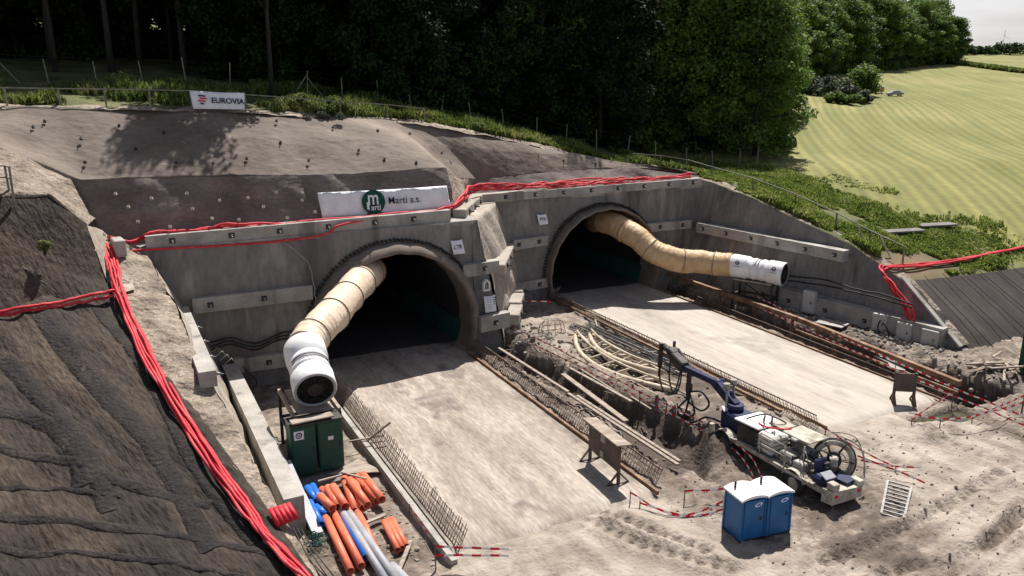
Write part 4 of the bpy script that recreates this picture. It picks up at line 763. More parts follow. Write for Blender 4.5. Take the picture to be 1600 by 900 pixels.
ul=['flattest orange pipe at the left of the upper heap','orange pipe crossing under the left of the upper heap','orange pipe in the left half of the upper heap','long orange pipe in the middle of the upper heap','orange pipe wedged in the middle of the upper heap','orange pipe right of the middle of the upper heap','second orange pipe from the right of the upper heap','rightmost orange pipe of the upper heap','lowest left orange pipe of the upper heap beside the blue pipes']
for k,(a,b,c_,d_) in enumerate(upl): pipe(PZ(a,b,.0+.13*(k%3)),PZ(c_,d_,-.08+.13*(k%3)),.18,'orange',ul[k],GO)
for k,(a,b,c_,d_) in enumerate(((480,762,494,784),(488,759,502,786),(484,785,502,820),(493,792,510,805))): pipe(PZ(a,b,.05),PZ(c_,d_,-.05),.16,'bluepipe',['blue pipe at the top of the blue group','upper right blue pipe of the blue group','longest blue pipe next to the grey gutter','shortest blue pipe at the lower right of the blue group'][k],'blue pipes beside the grey gutter')
# grey half gutter leaning on cabinets
mb=MB(); a=Vector(PZ(447,722,1.1)); b=Vector(PZ(470,775,.5)); c=Vector(PZ(497,835,-.25)); mb.bar(a,b,.4,.14); mb.bar(b,c,.42,.18); tag(mb.build('metal_gutter',M['greypipe']),'long grey metal trough left of the blue pipes','trough')
pipe(PZ(612,885,-.1),PZ(660,935,-.1),.2,'greypipe','short thick grey pipe at the bottom edge with a blue rim',None)
for k,(a,b,l_) in enumerate((((570,818),(603,804),'short timber plank below the orange heap'),((622,895),(642,845),'pale plank leaning near the bottom grey pipe'),((533,738),(572,748),'thin pale batten across the upper orange heap'),((497,752),(535,742),'thin batten lying over the left orange pipes'),((545,690),(600,680),'pale plank reaching over the kerb beside the cabinets'),((572,690),(610,660),'dark bent timber propped on the kerb'))):
    mb=MB(); za=[0,0,.5,.5,.35,.5][k]; mb.bar(PZ(*a,za-.15),PZ(*b,za+ (.5 if k==5 else -.1)),.16 if k<2 else .08,.07); tag(mb.build('plank',M['wood_dark'] if k==5 else M['wood']),l_,'plank')
# grey concrete debris, net heap
def rocks(name,label,area,n,s0,s1,m,cat=None,kind=None,z=None):
    mb=MB()
    for k in range(n):
        x=random.uniform(area[0],area[1]); y=random.uniform(area[2],area[3]); s=random.uniform(s0,s1)*random.random()**.5+.02; zz=(ztop(x,y) if z is None else z)+s*.2
        V=[]; ph=[0,.5,1.]; 
        for ring,(rz_,rr) in enumerate(((-.5,.6),(-.1,1),(.35,.8),(.6,.3))):
            for q in range(6): a=q*PI/3+random.uniform(-.3,.3); r_=rr*random.uniform(.75,1.15)*s; V.append((x+math.cos(a)*r_,y+math.sin(a)*r_*.8,zz+rz_*s*random.uniform(.8,1.2)))
        mb.add(V,[(i*6+q,i*6+(q+1)%6,(i+1)*6+(q+1)%6,(i+1)*6+q) for i in range(3) for q in range(6)]+[(5,4,3,2,1,0),(18,19,20,21,22,23)])
    o=mb.build(name,m); tag(o,label,cat,kind=kind); return o
rocks('rubble','loose stones scattered over the pit floor',(20,46,15,27),650,.02,.085,M['rough_tan'],kind='stuff')
rocks('rubble','loose stones along the trenches',(20.6,31,29,48),420,.03,.17,M['rough_tan'],kind='stuff')
rocks('rubble','grey rubble on the berm by the right trench',(44.3,47.5,28,46),330,.04,.24,M['shot_tan2'],kind='stuff')
rocks('rubble','debris on the left working strip',(6.2,10.2,26,34),200,.03,.12,M['shot_tan2'],kind='stuff')
rocks('rubble','broken lumps at the foot of the return wall',(23.2,27,45,50),160,.05,.3,M['shot_tan2'],kind='stuff')
mb=MB()
for k in range(40):
    a=Vector(PZ(490+random.uniform(-8,10),845+random.uniform(-10,10),-.2)); mb.tube([a,a+Vector((random.uniform(-.3,.3),random.uniform(-.3,.3),random.uniform(.05,.2))),a+Vector((random.uniform(-.5,.5),random.uniform(-.5,.5),0))],.015,4)
tag(mb.build('rope_heap',M['teal']),'tangled heap of greenish rope beside the grey trough','rope')
# tarpaulin edge rods near bottom left
GR='thin steel rods trailing at the bottom left'
for k in range(6):
    mb=MB(); mb.tube([PZ(440+6*k,825,.3),PZ(455+7*k,860,0),PZ(470+11*k,905,-.2)],.025,5); tag(mb.build('steel_rod',M['steel_dark']),'thin dark rods trailing below the near end of the low left beam','rod',GR)
# ---------------------------------------------------------------- rebar mesh fences along road edges
def meshfence(p,q,h,lean,label,sp=.22,diag=True,npan=4,r=.022,wire=5,m='rebar',top=.05):
    p=np.array(p,float);q=np.array(q,float); t=thing('rebar_fence',label,'rebar mesh',tuple(p)); L=np.linalg.norm(q-p); d=(q-p)/L; lv=np.array(lean,float)
    for k in range(npan):
        a=p+d*L*k/npan; b=p+d*L*(k+1)/npan; l_=L/npan-.06; mb=MB(); n=int(l_/sp)
        jt=np.array([0,0,1.])*random.uniform(-.06,.06)
        for i in range(n+1):
            x=a+d*(i*sp); hh=h*random.uniform(.9,1.1); mb.bar(x,x+np.array([0,0,hh])+lv*hh+jt+d*random.uniform(-.06,.06),r)
            if diag and i<n: mb.bar(x+np.array([0,0,.02]),x+d*sp*1.+(np.array([0,0,1])+lv)*h*.95,r*.7)
        for j in range(wire): z=h*(.08+.84*j/(wire-1)); mb.bar(a+(np.array([0,0,1])+lv)*z,a+d*l_+(np.array([0,0,1])+lv)*z,r)
        if top: mb.bar(a+(np.array([0,0,1])+lv)*h*.96,a+d*l_+(np.array([0,0,1])+lv)*h*.96,top)
        mb.build('mesh_panel',M[m],t)
    return t
meshfence((10.75,26,-.1),(10.75,44.5,-.1),1.0,(.45,0,0),'leaning rusty mesh beside the left road above the edge beam',npan=5,top=0)
meshfence((20.5,26.8,-.1),(20.5,47,-.1),.85,(.5,0,0),'rusty mesh along the right side of the left road beside the centre trench',npan=6,m='rebar')
meshfence((31.7,28,-.1),(31.3,55,-.1),.9,(-.35,0,0),'long rusty mesh along the left side of the right road',npan=7,diag=False,sp=.18)
meshfence((40.75,27,-.1),(41.3,50,-.1),.4,(.5,0,0),'low rusty mesh along the right side of the right road',npan=5,diag=False,sp=.15,wire=3)
# formwork strips
for a,b,w_,h_,l_,m_ in (((20.25,26.2,.05),(20.25,46.5,.05),.12,.2,'dark steel edge strip along the right side of the left road','steel_rust'),((40.62,27.5,.04),(40.62,54,.04),.08,.12,'thin dark edge strip along the right side of the right road','steel_rust'),((32.0,27.8,.04),(32.0,55,.04),.1,.15,'thin edge strip along the left side of the right road','steel_rust'),
   ((31.0,30,.3),(30.9,54.5,.35),.16,.16,'rusty steel rail left of the right road mesh','steel_rust')):
    mb=MB(); mb.bar(a,b,w_,h_); tag(mb.build('edge_strip',M[m_]),l_,'strip')
# long beams over right trench
mb=MB(); mb.bar((41.9,27.6,.75),(42.7,41,.85),.30,.32); tag(mb.build('steel_beam',M['steel_rust']),'near half of the long rusty steel beam spanning the right trench edge','steel beam')
mb=MB(); mb.bar((42.55,40.5,.9),(42.6,56,.8),.30,.30); tag(mb.build('steel_beam',M['steel_rust']),'far half of the long rusty steel beam running to the right tunnel','steel beam')
mb=MB(); mb.bar((41.5,27.4,.35),(42.0,40,.3),.12,.15); tag(mb.build('steel_beam',M['steel_rust']),'thin rusty beam below the long beam over the right trench','steel beam')
for k,y in enumerate((29,33,37,41,45,49)):
    mb=MB(); mb.bar((42.2+.04*(y-29),y,-1.7),(42.2+.04*(y-29),y,.8),.16); tag(mb.build('support_post',M['steel_rust']),'short rusty post in the right trench carrying the long steel beam','post','posts under the long steel beam')
# planks over the centre trench
for a,b,l_ in (((23.5,40,.25),(22.95,32.6,.3),'wide pale plank across the centre trench'),((24.3,40.6,.3),(24.6,34.5,.35),'pale plank on the far bank of the centre trench'),((22.0,37,.45),(22.15,27.3,.45),'long pale beam beside the notice board roof'),((22.3,36.4,.42),(22.5,27.6,.4),'second long pale beam lying next to the trench'),((21.7,45,.6),(21.8,36.5,.7),'long pale timber edge on the near bank of the centre trench')):
    mb=MB(); mb.bar(a,b,.3 if 'wide' in l_ else .17,.09); tag(mb.build('plank',M['wood']),l_,'plank')
GB='loose battens on the middle ground'
bl=['nearest the trench','second from the trench','third from the trench','fourth from the trench','fifth from the trench','farthest from the trench']
for k in range(6):
    x=24.9+.33*k; y0=40.2-.5*k+random.uniform(-.4,.4); mb=MB(); mb.bar((x,y0,.22),(x-.1+.35*random.random(),y0-random.uniform(4,6),.2),.09,.06); tag(mb.build('batten',M['wood'] if k!=4 else M['wood_dark']),'thin batten on the middle ground, '+bl[k],'batten',GB)
# lattice girders
def girder(y0,y1,xb,bow,z,label,m,wd=.55):
    t=thing('lattice_girder',label,'lattice girder',(xb,(y0+y1)/2,z),'curved lattice girders lying on the middle ground'); N=24
    def arc(off,zz,k=1.): return [(xb-bow*k*4*s*(1-s)+off+ .07*(s-.5)*0+ (xb*0),y0+(y1-y0)*s,z+zz) for s in np.linspace(0,1,N)]
    A_=arc(0,0,1);B_=arc(.15,.0,.1);C_=arc(.08,.35,.55)
    for nm,P_,w_ in (('outer_chord',A_,.26),('inner_chord',B_,.14),('top_chord',C_,.12)):
        mb=MB(); mb.tube(P_,w_/1.6,7); mb.build(nm,M[m],t)
    mb=MB()
    for i in range(0,N-3,3):
        mb.bar(A_[i],C_[i+1],.1); mb.bar(C_[i+1],B_[i+3],.1)
        if i%6==0: mb.bar(A_[i],B_[i+1],.12)
    mb.build('lacing',M[m],t)
M['girder']=mat('cream_dusty_steel',[(.36,.30,.22),(.52,.45,.35)],1.5,rough=.7,fine=.2,coord='World')
girder(46,35.0,28.0,1.9,.2,'broad pale curved lattice girder nearest the camera in the pile','girder',1.5)
girder(45.0,37,28.5,1.2,.5,'pale curved lattice girder lying at the back of the pile','girder',1.0)
GBAR='long dark steel bars beside the lattice girders'
for k in range(16):
    mb=MB(); x=28.6+.13*k; mb.tube([(x-.2+random.uniform(-.1,.1),48.5-random.uniform(0,1.2),.2),(x+.1+random.uniform(-.2,.2),43,.22+.05*(k%3)),(x+.7+random.uniform(-.2,.2),37.8-random.uniform(0,1.5),.2)],.035,5)
    tag(mb.build('steel_bar',M['steel_dark'] if k%3 else M['steel_grey']),'long thin steel bars lying between the lattice girders and the right road mesh','steel bar',GBAR)
GL='offcuts scattered on the middle ground'
for k in range(22):
    x=random.uniform(21.4,30.6); y=random.uniform(29.5,47.5); an=random.uniform(-.5,.5)+(PI/2 if k%3 else 0); q=random.uniform(.4,1.5)/2; z=ztop(x,y)+.1; mb=MB(); mb.bar((x-math.cos(an)*q,y-math.sin(an)*q,z),(x+math.cos(an)*q,y+math.sin(an)*q,z+random.uniform(-.05,.12)),.1,.05); tag(mb.build('wood_offcut',M['wood'] if k%2 else M['wood_dark']),'short wood offcuts scattered over the middle ground between the two roads','offcut',GL)
# wire cage
mb=MB(); c=np.array([27.0,47.6,.05])
for k in range(12): 
    a=2*PI*k/12; mb.tube([c+np.array([math.cos(a)*1.1,math.sin(a)*.6,0]),c+np.array([math.cos(a)*.9,math.sin(a)*.5,.7]),c+np.array([math.cos(a+.4)*.5,math.sin(a+.4)*.3,1.0])],.02,4)
for z,s in ((.05,1.1),(.4,1.0),(.75,.85)): mb.tube([c+np.array([math.cos(q)*s,math.sin(q)*s*.55,z]) for q in np.linspace(0,2*PI,20,endpoint=False)],.02,4,closed=True)
tag(mb.build('wire_cage',M['rebar']),'bent round rebar cage at the foot of the return wall','rebar cage')
for k in range(4):
    mb=MB(); a=Vector(PY(856+4*k,470-2*k,54.2)); mb.tube([a,a+Vector((.3,-.2,.9))],.025,5); tag(mb.build('rebar_stub',M['steel_grey']),'short bright rebar stubs at the left foot of the right tunnel','rebar','rebar stubs at the right tunnel')
for k in range(5):
    mb=MB(); a=Vector(PX(323+7*k,545+6*k,4.6)); mb.tube([a,a+Vector((.35,0,.25)),a+Vector((.5,0,-.02))],.02,5); tag(mb.build('rebar_hook',M['steel_grey']),'small bent rebar hooks beside the upper left side beam','rebar','rebar hooks at the left beam')
# ---------------------------------------------------------------- barrier tapes
def tape(pts,label,wd=.09,seg=.32,flat=False,posts=True):
    P=spline(pts,max(12,len(pts)*10)); L=np.concatenate([[0],np.cumsum(np.linalg.norm(np.diff(P,axis=0),axis=1))]); n=max(4,int(L[-1]/seg)); s=np.linspace(0,L[-1],n+1)
    Qp=np.stack([np.interp(s,L,P[:,i]) for i in range(3)],-1); Qp[:,2]+=.06*fbm(s,s*0+random.random()*50,.9)
    t=thing('barrier_tape',label,'barrier tape',tuple(Qp[0]),'red and white barrier tapes'); mb=MB()
    for i in range(n):
        a,b=Qp[i],Qp[i+1]; mb.cur=i%2; h=np.array([0.,0,wd/2]) if not flat else np.array([wd/2,0,.01]); 
        mb.add([a-h,b-h,b+h,a+h],[(0,1,2,3)])
        e=np.array([.0,.012,.0]); mb.add([a-h+e,b-h+e,b+h+e,a+h+e],[(3,2,1,0)])
    mb.build('tape',[M['tapered'],M['tapewhite']],t)
    if posts:
        for p in pts[::2]:
            z=ztop(p[0],p[1]) if 3<p[0]<55 and 14<p[1]<57 else 0; mb=MB(); mb.bar((p[0],p[1],z-.1),(p[0],p[1],p[2]+.08),.035); mb.build('stake',M['rebar'],t)
    return t
def pz(u,v,z): return tuple(PZ(u,v,z))
tape([pz(800,510,.8),pz(900,560,.8),pz(1000,612,.8),pz(1090,655,.8),pz(1165,705,.8),pz(1190,745,.7)],'upper tape running from the return wall past the lattice girders to the toilets')
tape([pz(800,522,.5),pz(900,570,.5),pz(1000,622,.5),pz(1085,665,.5),pz(1150,705,.5),pz(1180,750,.4)],'lower tape running from the return wall past the lattice girders to the toilets')
tape([pz(540,610,.2),pz(590,710,.1),pz(640,790,.1),pz(672,840,.05)],'thin tape running along the left edge beam',wd=.06)
tape([pz(680,853,.9),pz(795,858,.9)],'upper short tape across the near end of the left road mesh')
tape([pz(680,867,.6),pz(795,869,.6)],'lower short tape across the near end of the left road mesh')
tape([pz(1070,768,.6),pz(1135,763,.7)],'short tape tied to the left toilet')
tape([pz(985,770,.4),pz(1060,805,.1),pz(1140,780,.5)],'sagging tape between the trench end and the left toilet, upper strand')
tape([pz(1000,785,.2),pz(1080,808,.05),pz(1140,792,.3)],'sagging tape between the trench end and the left toilet, lower strand')
tape([pz(1180,462,1.1),pz(1290,515,.9),pz(1400,565,1.0),pz(1500,610,1.),pz(1620,660,1.)],'upper tape along the right trench below the wall beam')
tape([pz(1180,478,.7),pz(1290,528,.5),pz(1400,578,.6),pz(1500,622,.6),pz(1620,672,.6)],'lower tape along the right trench below the wall beam')
tape([pz(1600,618,1.),pz(1530,648,.8),pz(1470,655,.8),pz(1420,645,.7)],'tape around the murky pool at right')
tape([pz(1490,612,.8),pz(1440,645,.5),pz(1425,655,.4)],'short slanting tape at the near end of the steel beam')
tape([pz(1340,712,.5),pz(1400,735,.4),pz(1445,755,.2)],'tape on the ground behind the machine, nearer strand',posts=False)
tape([pz(1345,720,.3),pz(1395,728,.2),pz(1440,730,.2)],'tape on the ground behind the machine, farther strand',posts=False)
tape([pz(1290,670,.5),pz(1340,700,.3),pz(1400,730,.2)],'tape at the near end of the right road mesh')
tape([pz(822,470,1.),pz(862,472,1.)],'short red tape at the left foot of the right tunnel')
tape([pz(1600,628,.6),pz(1560,640,.5),pz(1520,650,.4)],'second low tape near the murky pool at the frame edge')
# ---------------------------------------------------------------- notice boards
def board(p,q,h,label,depth=.8,roof=True,lg=.6,m='wood_dark'):
    p=np.array(p);q=np.array(q); d=(q-p)/np.linalg.norm(q-p); nn=np.array([-d[1],d[0],0]); t=thing('notice_board',label,'notice board',tuple((p+q)/2))
    for a in (p,q):
        mb=MB(); mb.bar(a,a+np.array([0,0,h]),.12); lgo=mb.build('leg',M[m],t)
        mb=MB(); mb.bar(a-nn*.55,a+nn*.55,.1,.08); mb.bar(a-nn*.5+np.array([0,0,.05]),a+np.array([0,0,.6]),.07); mb.bar(a+nn*.5+np.array([0,0,.05]),a+np.array([0,0,.6]),.07); mb.build('foot',M[m],t)
    mb=MB(); c=(p+q)/2+np.array([0,0,lg+(h-lg)/2]); a=p+np.array([0,0,lg]); b=q+np.array([0,0,lg]); tq=nn*.05; up_=np.array([0,0,h-lg-.05])
    mb.hexa([a-tq,b-tq,b+tq,a+tq],[a-tq+up_,b-tq+up_,b+tq+up_,a+tq+up_]); mb.build('board_panel',M[m],t)
    if roof:
        mb=MB(); e=d*.3; z=np.array([0,0,h]); mb.hexa([p-e-nn*.3+z,q+e-nn*.3+z,q+e+nn*.45+z+np.array([0,0,-.1]),p-e+nn*.45+z+np.array([0,0,-.1])],[p-e-nn*.3+z+np.array([0,0,.06]),q+e-nn*.3+z+np.array([0,0,.06]),q+e+nn*.45+z-np.array([0,0,.04]),p-e+nn*.45+z-np.array([0,0,.04])]); mb.build('roof',M['wood'],t)
    fmx=frame(tuple((p+q)/2+np.array([0,0,lg+(h-lg)*.5])+(-nn)*.056),tuple(d),(0,0,1))
    return t,fmx
def boardpaper(t,fmx,spots):
    for (x,y,w_,h_) in spots: quadp('paper_sheet',M['shot_tan2'],t,fmx,[(x,y),(x+w_,y),(x+w_,y+h_),(x,y+h_)],.008)
t,fmx=board((19.35,30.3,0),(19.2,27.7,0),2.0,'dark wooden notice board with a pale sloping roof beside the left road'); fm2=frame(tuple(np.array([19.27,29,1.3])+np.array([-.056-.01,0,0])),(0,-1,0),(0,0,1)); boardpaper(t,fm2,[(-.2,.15,.35,.45),(-.25,-.6,.3,.3)])
t,fmx=board((37.95,28.7,0),(38.8,28.1,0),1.75,'small dark board on splayed feet standing on the right road',roof=False,lg=.65)
# ---------------------------------------------------------------- electric boxes on the right lower beam
def ebox(p,w_,h_,label):
    t=thing('electric_box',label,'electric box',tuple(p),'white boxes along the right wall beam'); c=np.array(p); rz=R(101); mb=MB(); mb.box(c+np.array([0,0,h_/2]),(w_,.4,h_),rz=rz,bev=.03); mb.build('housing',M['beige2'],t)
    nv=np.array([-.98,-.19,0]); mb=MB(); mb.box(c+nv*.215+np.array([0,0,h_*.5]),(w_*.86,.02,h_*.84),rz=rz); mb.build('door',M['beige2'],t); mb=MB(); mb.box(c+nv*.235+np.array([.0,-w_*.3,h_*.5]),(.05,.03,.18),rz=rz); mb.build('lock',M['black'],t)
M['beige2']=mat('light_grey_enamel',[(.42,.41,.38),(.52,.51,.48)],1.5,rough=.5,fine=.08)
ebox((45.85,42.6,.35),.95,1.65,'tall white electric box standing proud of the low right beam')
ebox((47.0,37.3,.15),1.0,1.35,'light grey box on the right beam, left of the group of three'); ebox((47.35,35.6,.1),1.0,1.2,'light grey box in the middle of the three on the right beam'); ebox((47.7,33.9,.05),1.1,1.2,'light grey box at the near end of the right beam')
cable([PX(1375,500,46.6),PX(1372,515,46.5),PX(1382,530,46.5),PX(1390,520,46.6),PX(1380,505,46.5)],.05,'black cable coiled on the right beam beside the grey boxes')
# mud sheets/debris on right berm
for k,(u,v,l_) in enumerate(((1300,505,'pale flat board lying on the right berm near the fan'),(1400,572,'broken pale board on the rubble of the right berm'),(1385,562,'tilted grey board on the rubble of the right berm'))):
    p=PZ(u,v,.45); mb=MB(); mb.box(p,(1.3,1.9 if k==0 else .8,.06),rz=R(20+30*k),rx=R(4*k)); tag(mb.build('board',M['conc']),l_,'board')
# timber pile right edge & container
GT='scrap timbers piled at the right edge'
for k in range(16):
    a=np.array([46.8+random.uniform(-1,1.3),28.5+random.uniform(-.9,1.3),.25+.05*k]); an=random.uniform(-.5,1.1); L=random.uniform(1.2,2.8); mb=MB(); d=np.array([math.cos(an),math.sin(an),.08*random.uniform(-1,1)])*L/2; mb.bar(a-d,a+d,.13,.08); tag(mb.build('scrap_timber',M['wood'] if k%4 else M['wood_dark']),'pale scrap timbers heaped beside the green container at the right edge','timber',GT)
t=thing('green_container','dark green steel container cut by the right edge of the frame','container',(48.6,27.6,0)); mb=MB(); mb.box((49.2,26.6,1.5),(3.4,2.4,2.6),rz=R(-8),bev=.03); mb.build('body',M['green'],t)
mb=MB()
for k in range(12): mb.box((47.55+.02*k+.0,25.7+.17*k,1.5),(.05,.07,2.3),rz=R(-8))
mb.build('corrugation',M['green'],t)
# ---------------------------------------------------------------- toilets
def toilet(x,y,rz,label):
    t=thing('portable_toilet',label,'portable toilet',(0,0,0),'blue portable toilets'); s=.56; h=1.85
    mb=MB(); mb.hexa([(-s,-s,.12),(s,-s,.12),(s,s,.12),(-s,s,.12)],[(-s*.96,-s*.96,h),(s*.96,-s*.96,h),(s*.96,s*.96,h),(-s*.96,s*.96,h)]); mb.build('cabin',M['blue'],t)
    mb=MB(); mb.box((0,0,.06),(1.16,1.16,.12)); mb.build('skid',M['black'],t)
    # door on -Y side
    mb=MB(); mb.box((0,-s-.005,.98),(.86,.05,1.6),rx=R(.7),bev=.015); d=mb.build('door',M['blue'],t); mb=MB(); mb.box((.33,-s-.045,.95),(.06,.04,.14)); hd=mb.build('handle',M['steel_dark']); hd.parent=d
    for xx in (-s,s):
        mb=MB(); mb.bar((xx,-s,.12),(xx*.96,-s*.96,h),.07); mb.build('corner_post',M['blue'],t); mb=MB(); mb.bar((xx,s,.12),(xx*.96,s*.96,h),.07); mb.build('corner_post',M['blue'],t)
    mb=MB(); N=12; V=[];
    for j,(yv,) in enumerate(((-.62,),(.62,))):
        for i in range(N+1): a=i/N; xx=-.62+1.24*a; V.append((xx,yv,h+.02+.13*math.sin(PI*a)**.8+(.0)))
    for j,(yv,) in enumerate(((-.62,),(.62,))):
        for i in range(N+1): a=i/N; xx=-.62+1.24*a; V.append((xx,yv,h-.05+(.09*math.sin(PI*a)**.8)))
    n1=N+1; fs=[(i,i+1,n1+i+1,n1+i) for i in range(N)]+[(2*n1+i+1,2*n1+i,3*n1+i,3*n1+i+1) for i in range(N)]+[(2*n1+i,2*n1+i+1,i+1,i) for i in range(N)]+[(n1+i,n1+i+1,3*n1+i+1,3*n1+i) for i in range(N)]+[(0,n1,3*n1,2*n1),(N,2*n1+N,3*n1+N,n1+N)]
    mb.add(V,fs,False); rf=mb.build('roof',M['white'],t); rf.rotation_euler=(0,0,0)
    mb=MB(); mb.tube([(-.3,.3,h+.1),(-.3,.3,h+.38)],.05,10); mb.build('vent_pipe',M['steel_dark'],t)
    fmx=frame((.18,-s-.035,h-.28),(1,0,0),(0,0,1)); V=[]; mb=MB(); mb.add([fmx@Vector((math.cos(2*PI*k/20)*.17,math.sin(2*PI*k/20)*.085+.03*math.cos(2*PI*k/20),.006)) for k in range(20)],[tuple(range(20))]); mb.build('emblem',M['paper'],t)
    mb=MB(); mb.add([fmx@Vector((math.cos(2*PI*k/20)*.11,math.sin(2*PI*k/20)*.05+.02*math.cos(2*PI*k/20),.010)) for k in range(20)],[tuple(range(20))]); mb.build('emblem_center',M['bluepipe'],t)
    t.location=(x,y,-.02); t.rotation_euler=(0,0,rz)
toilet(21.38,22.12,R(-6),'blue portable toilet with white roof, left one of the pair'); toilet(22.55,21.95,R(-6),'blue portable toilet with white roof, right one next to the machine')
# ladder grate
t=thing('steel_ladder','pale steel ladder frame lying on the ground right of the machine','ladder',(29.5,21.6,.1)); A0=PZ(1377,803,.15);B0=PZ(1387,752,.15);A1=PZ(1412,813,.15);B1=PZ(1424,762,.15)
for a,b in ((A0,B0),(A1,B1)): mb=MB(); mb.bar(a,b,.09,.12); mb.build('side_rail',M['steel_grey'],t)
for k in range(10): f_=k/9; mb=MB(); mb.bar(A0+(B0-A0)*f_+np.array([0,0,.02]),A1+(B1-A1)*f_+np.array([0,0,.02]),.075,.06); mb.build('rung',M['steel_grey'],t)
# ---------------------------------------------------------------- drilling / spraying machine (front towards +Y)
t=thing('spraying_machine','long dusty tunnel spraying machine with dark blue boom parked on the middle ground','construction machine',(26.45,25.6,0))
ox,oy=26.45,25.6
def L(x,y,z): return (ox+x,oy+y,z)
mb=MB()
for s in (-.62,.62): mb.bar(L(s,-3.6,.72),L(s,3.4,.72),.16,.3)
for y in (-3.4,-2,-.6,.8,2.1,3.3): mb.bar(L(-.62,y,.72),L(.62,y,.72),.14,.2)
mb.bar(L(-1.05,-2.9,.95),L(-1.05,2.0,.95),.08,.14); mb.bar(L(1.05,-2.9,.95),L(1.05,2.,.95),.08,.14); mb.box(L(0,-.4,.92),(1.9,5.2,.06)); mb.build('chassis',M['beige'],t)
for s in (-1,1):
    for y in (-2.05,2.45):
        mb=MB(); r=.52; prof=[(-.17,.30),(-.17,.44),(-.12,r),(.12,r),(.17,.44),(.17,.30)]; V=[]; n=28
        for xx,rr in prof:
            for k in range(n): q=2*PI*k/n; V.append(L(s*.92+xx,y+math.cos(q)*rr*(1+.015*(k%2)),.52+math.sin(q)*rr))
        mb.add(V,[(i*n+k,i*n+(k+1)%n,(i+1)*n+(k+1)%n,(i+1)*n+k) for i in range(5) for k in range(n)],True); ty=mb.build('wheel',M['black'],t)
        mb=MB(); mb.tube([L(s*.92-.13,y,.52),L(s*.92+.13,y,.52)],.30,20); mb.tube([L(s*.92-.2,y,.52),L(s*.92+.2,y,.52)],.11,12); rm=mb.build('rim',M['beige']); rm.parent=ty; rm.location=rm.location-wloc(t)
        mb=MB(); P_=[L(s*.92,y+math.cos(q)*.66,.56+math.sin(q)*.62) for q in np.linspace(.35,PI-.35,8)]
        for a,b in zip(P_[:-1],P_[1:]): mb.bar(a,b,.42,.035,up=(0,0,1))
        mb.build('fender',M['beige'],t)
# front jacks
for s in (-1,1): mb=MB(); mb.bar(L(s*1.15,3.2,0),L(s*1.15,3.2,1.25),.2); mb.bar(L(s*.6,3.2,.8),L(s*1.15,3.2,.8),.14); mb.box(L(s*1.15,3.2,.04),(.42,.42,.08)); mb.build('stabiliser_jack',M['beige'],t)
# blue turret and boom
mb=MB(); mb.box(L(0,2.75,1.35),(1.15,1.25,1.0),bev=.12); mb.box(L(.55,2.1,1.25),(.6,.8,.7),bev=.08); mb.tube([L(0,2.9,1.8),L(0,2.9,2.15)],.38,18); mb.build('boom_turret',M['navy'],t)
mb=MB(); mb.box(L(-.35,3.15,1.9),(.5,.3,.05),rx=R(35)); mb.box(L(.55,2.0,1.64),(.55,.5,.05)); mb.build('cover_plate',M['white'],t)
for s in (-.32,.34): mb=MB(); mb.tube([L(s,3.3+.4*s,1.8),L(s,3.4+.4*s,2.95)],.06,8); mb.tube([L(s,3.4+.4*s,2.85),L(s,3.42+.4*s,3.12)],.16,12); mb.build('work_lamp',M['steel_grey'],t)
mb=MB(); mb.bar(L(0,2.9,2.05),L(-.05,4.3,2.75),.34,.40); mb.bar(L(-.05,4.2,2.75),L(0,7.0,2.65),.26,.30); mb.bar(L(.2,3.3,1.7),L(.1,4.8,2.5),.14); mb.tube([L(-.3,4.25,2.75),L(.3,4.25,2.75)],.2,12); mb.build('boom',M['navy'],t)
mb=MB(); mb.box(L(0,7.4,2.85),(.5,1.1,.55),rx=R(18),bev=.06); mb.box(L(.1,8.0,3.15),(.6,.5,.4),rx=R(18),bev=.05); mb.tube([L(-.05,7.9,3.1),L(-.05,8.7,3.35)],.16,10); mb.bar(L(-.2,8.7,3.5),L(-.2,8.75,2.1),.16,.2); mb.tube([L(-.2,8.75,2.1),L(-.2,8.77,1.6)],.07,8); mb.bar(L(.3,6.8,2.7),L(.3,7.9,3.35),.1); mb.tube([L(.35,8.3,3.2),L(.35,8.3,3.65)],.08,8); mb.build('spray_head',M['steel_dark'],t)
mb=MB(); mb.bar(L(0,6.5,2.55),L(-.02,6.45,1.1),.16,.2); mb.box(L(0,6.45,1.7),(.28,.22,.5)); mb.build('hanging_arm',M['steel_dark'],t)
for k,pts in enumerate(([(-.2,8.7,2.6),(-.25,8.6,1.4),(-.2,8.0,.8),(-.1,7.4,1.3),(0,7.2,2.6)],[(.1,8.2,2.9),(.05,8.2,1.6),(.05,7.7,.9),(.05,7.3,1.5),(0,7.1,2.6)],[(0,6.4,1.2),(-.5,6.6,.6),(-.7,6.1,.35),(-.3,5.6,.6),(-.2,5.9,1.2),(0,6.4,1.4)],[(0,6.4,1.1),(-.6,5.9,.3),(-.6,5.2,.4),(-.4,4.5,.9),(-.3,3.6,1.0)],[(-.1,6.4,1.0),(.5,6.0,.5),(.5,5.4,1.1),(.2,5.7,1.7),(0,6.4,1.5)])):
    mb=MB(); mb.tube([L(*p) for p in spline(pts,30)],.055 if k>1 else .045,7); mb.build('hydraulic_hose',M['black'],t)
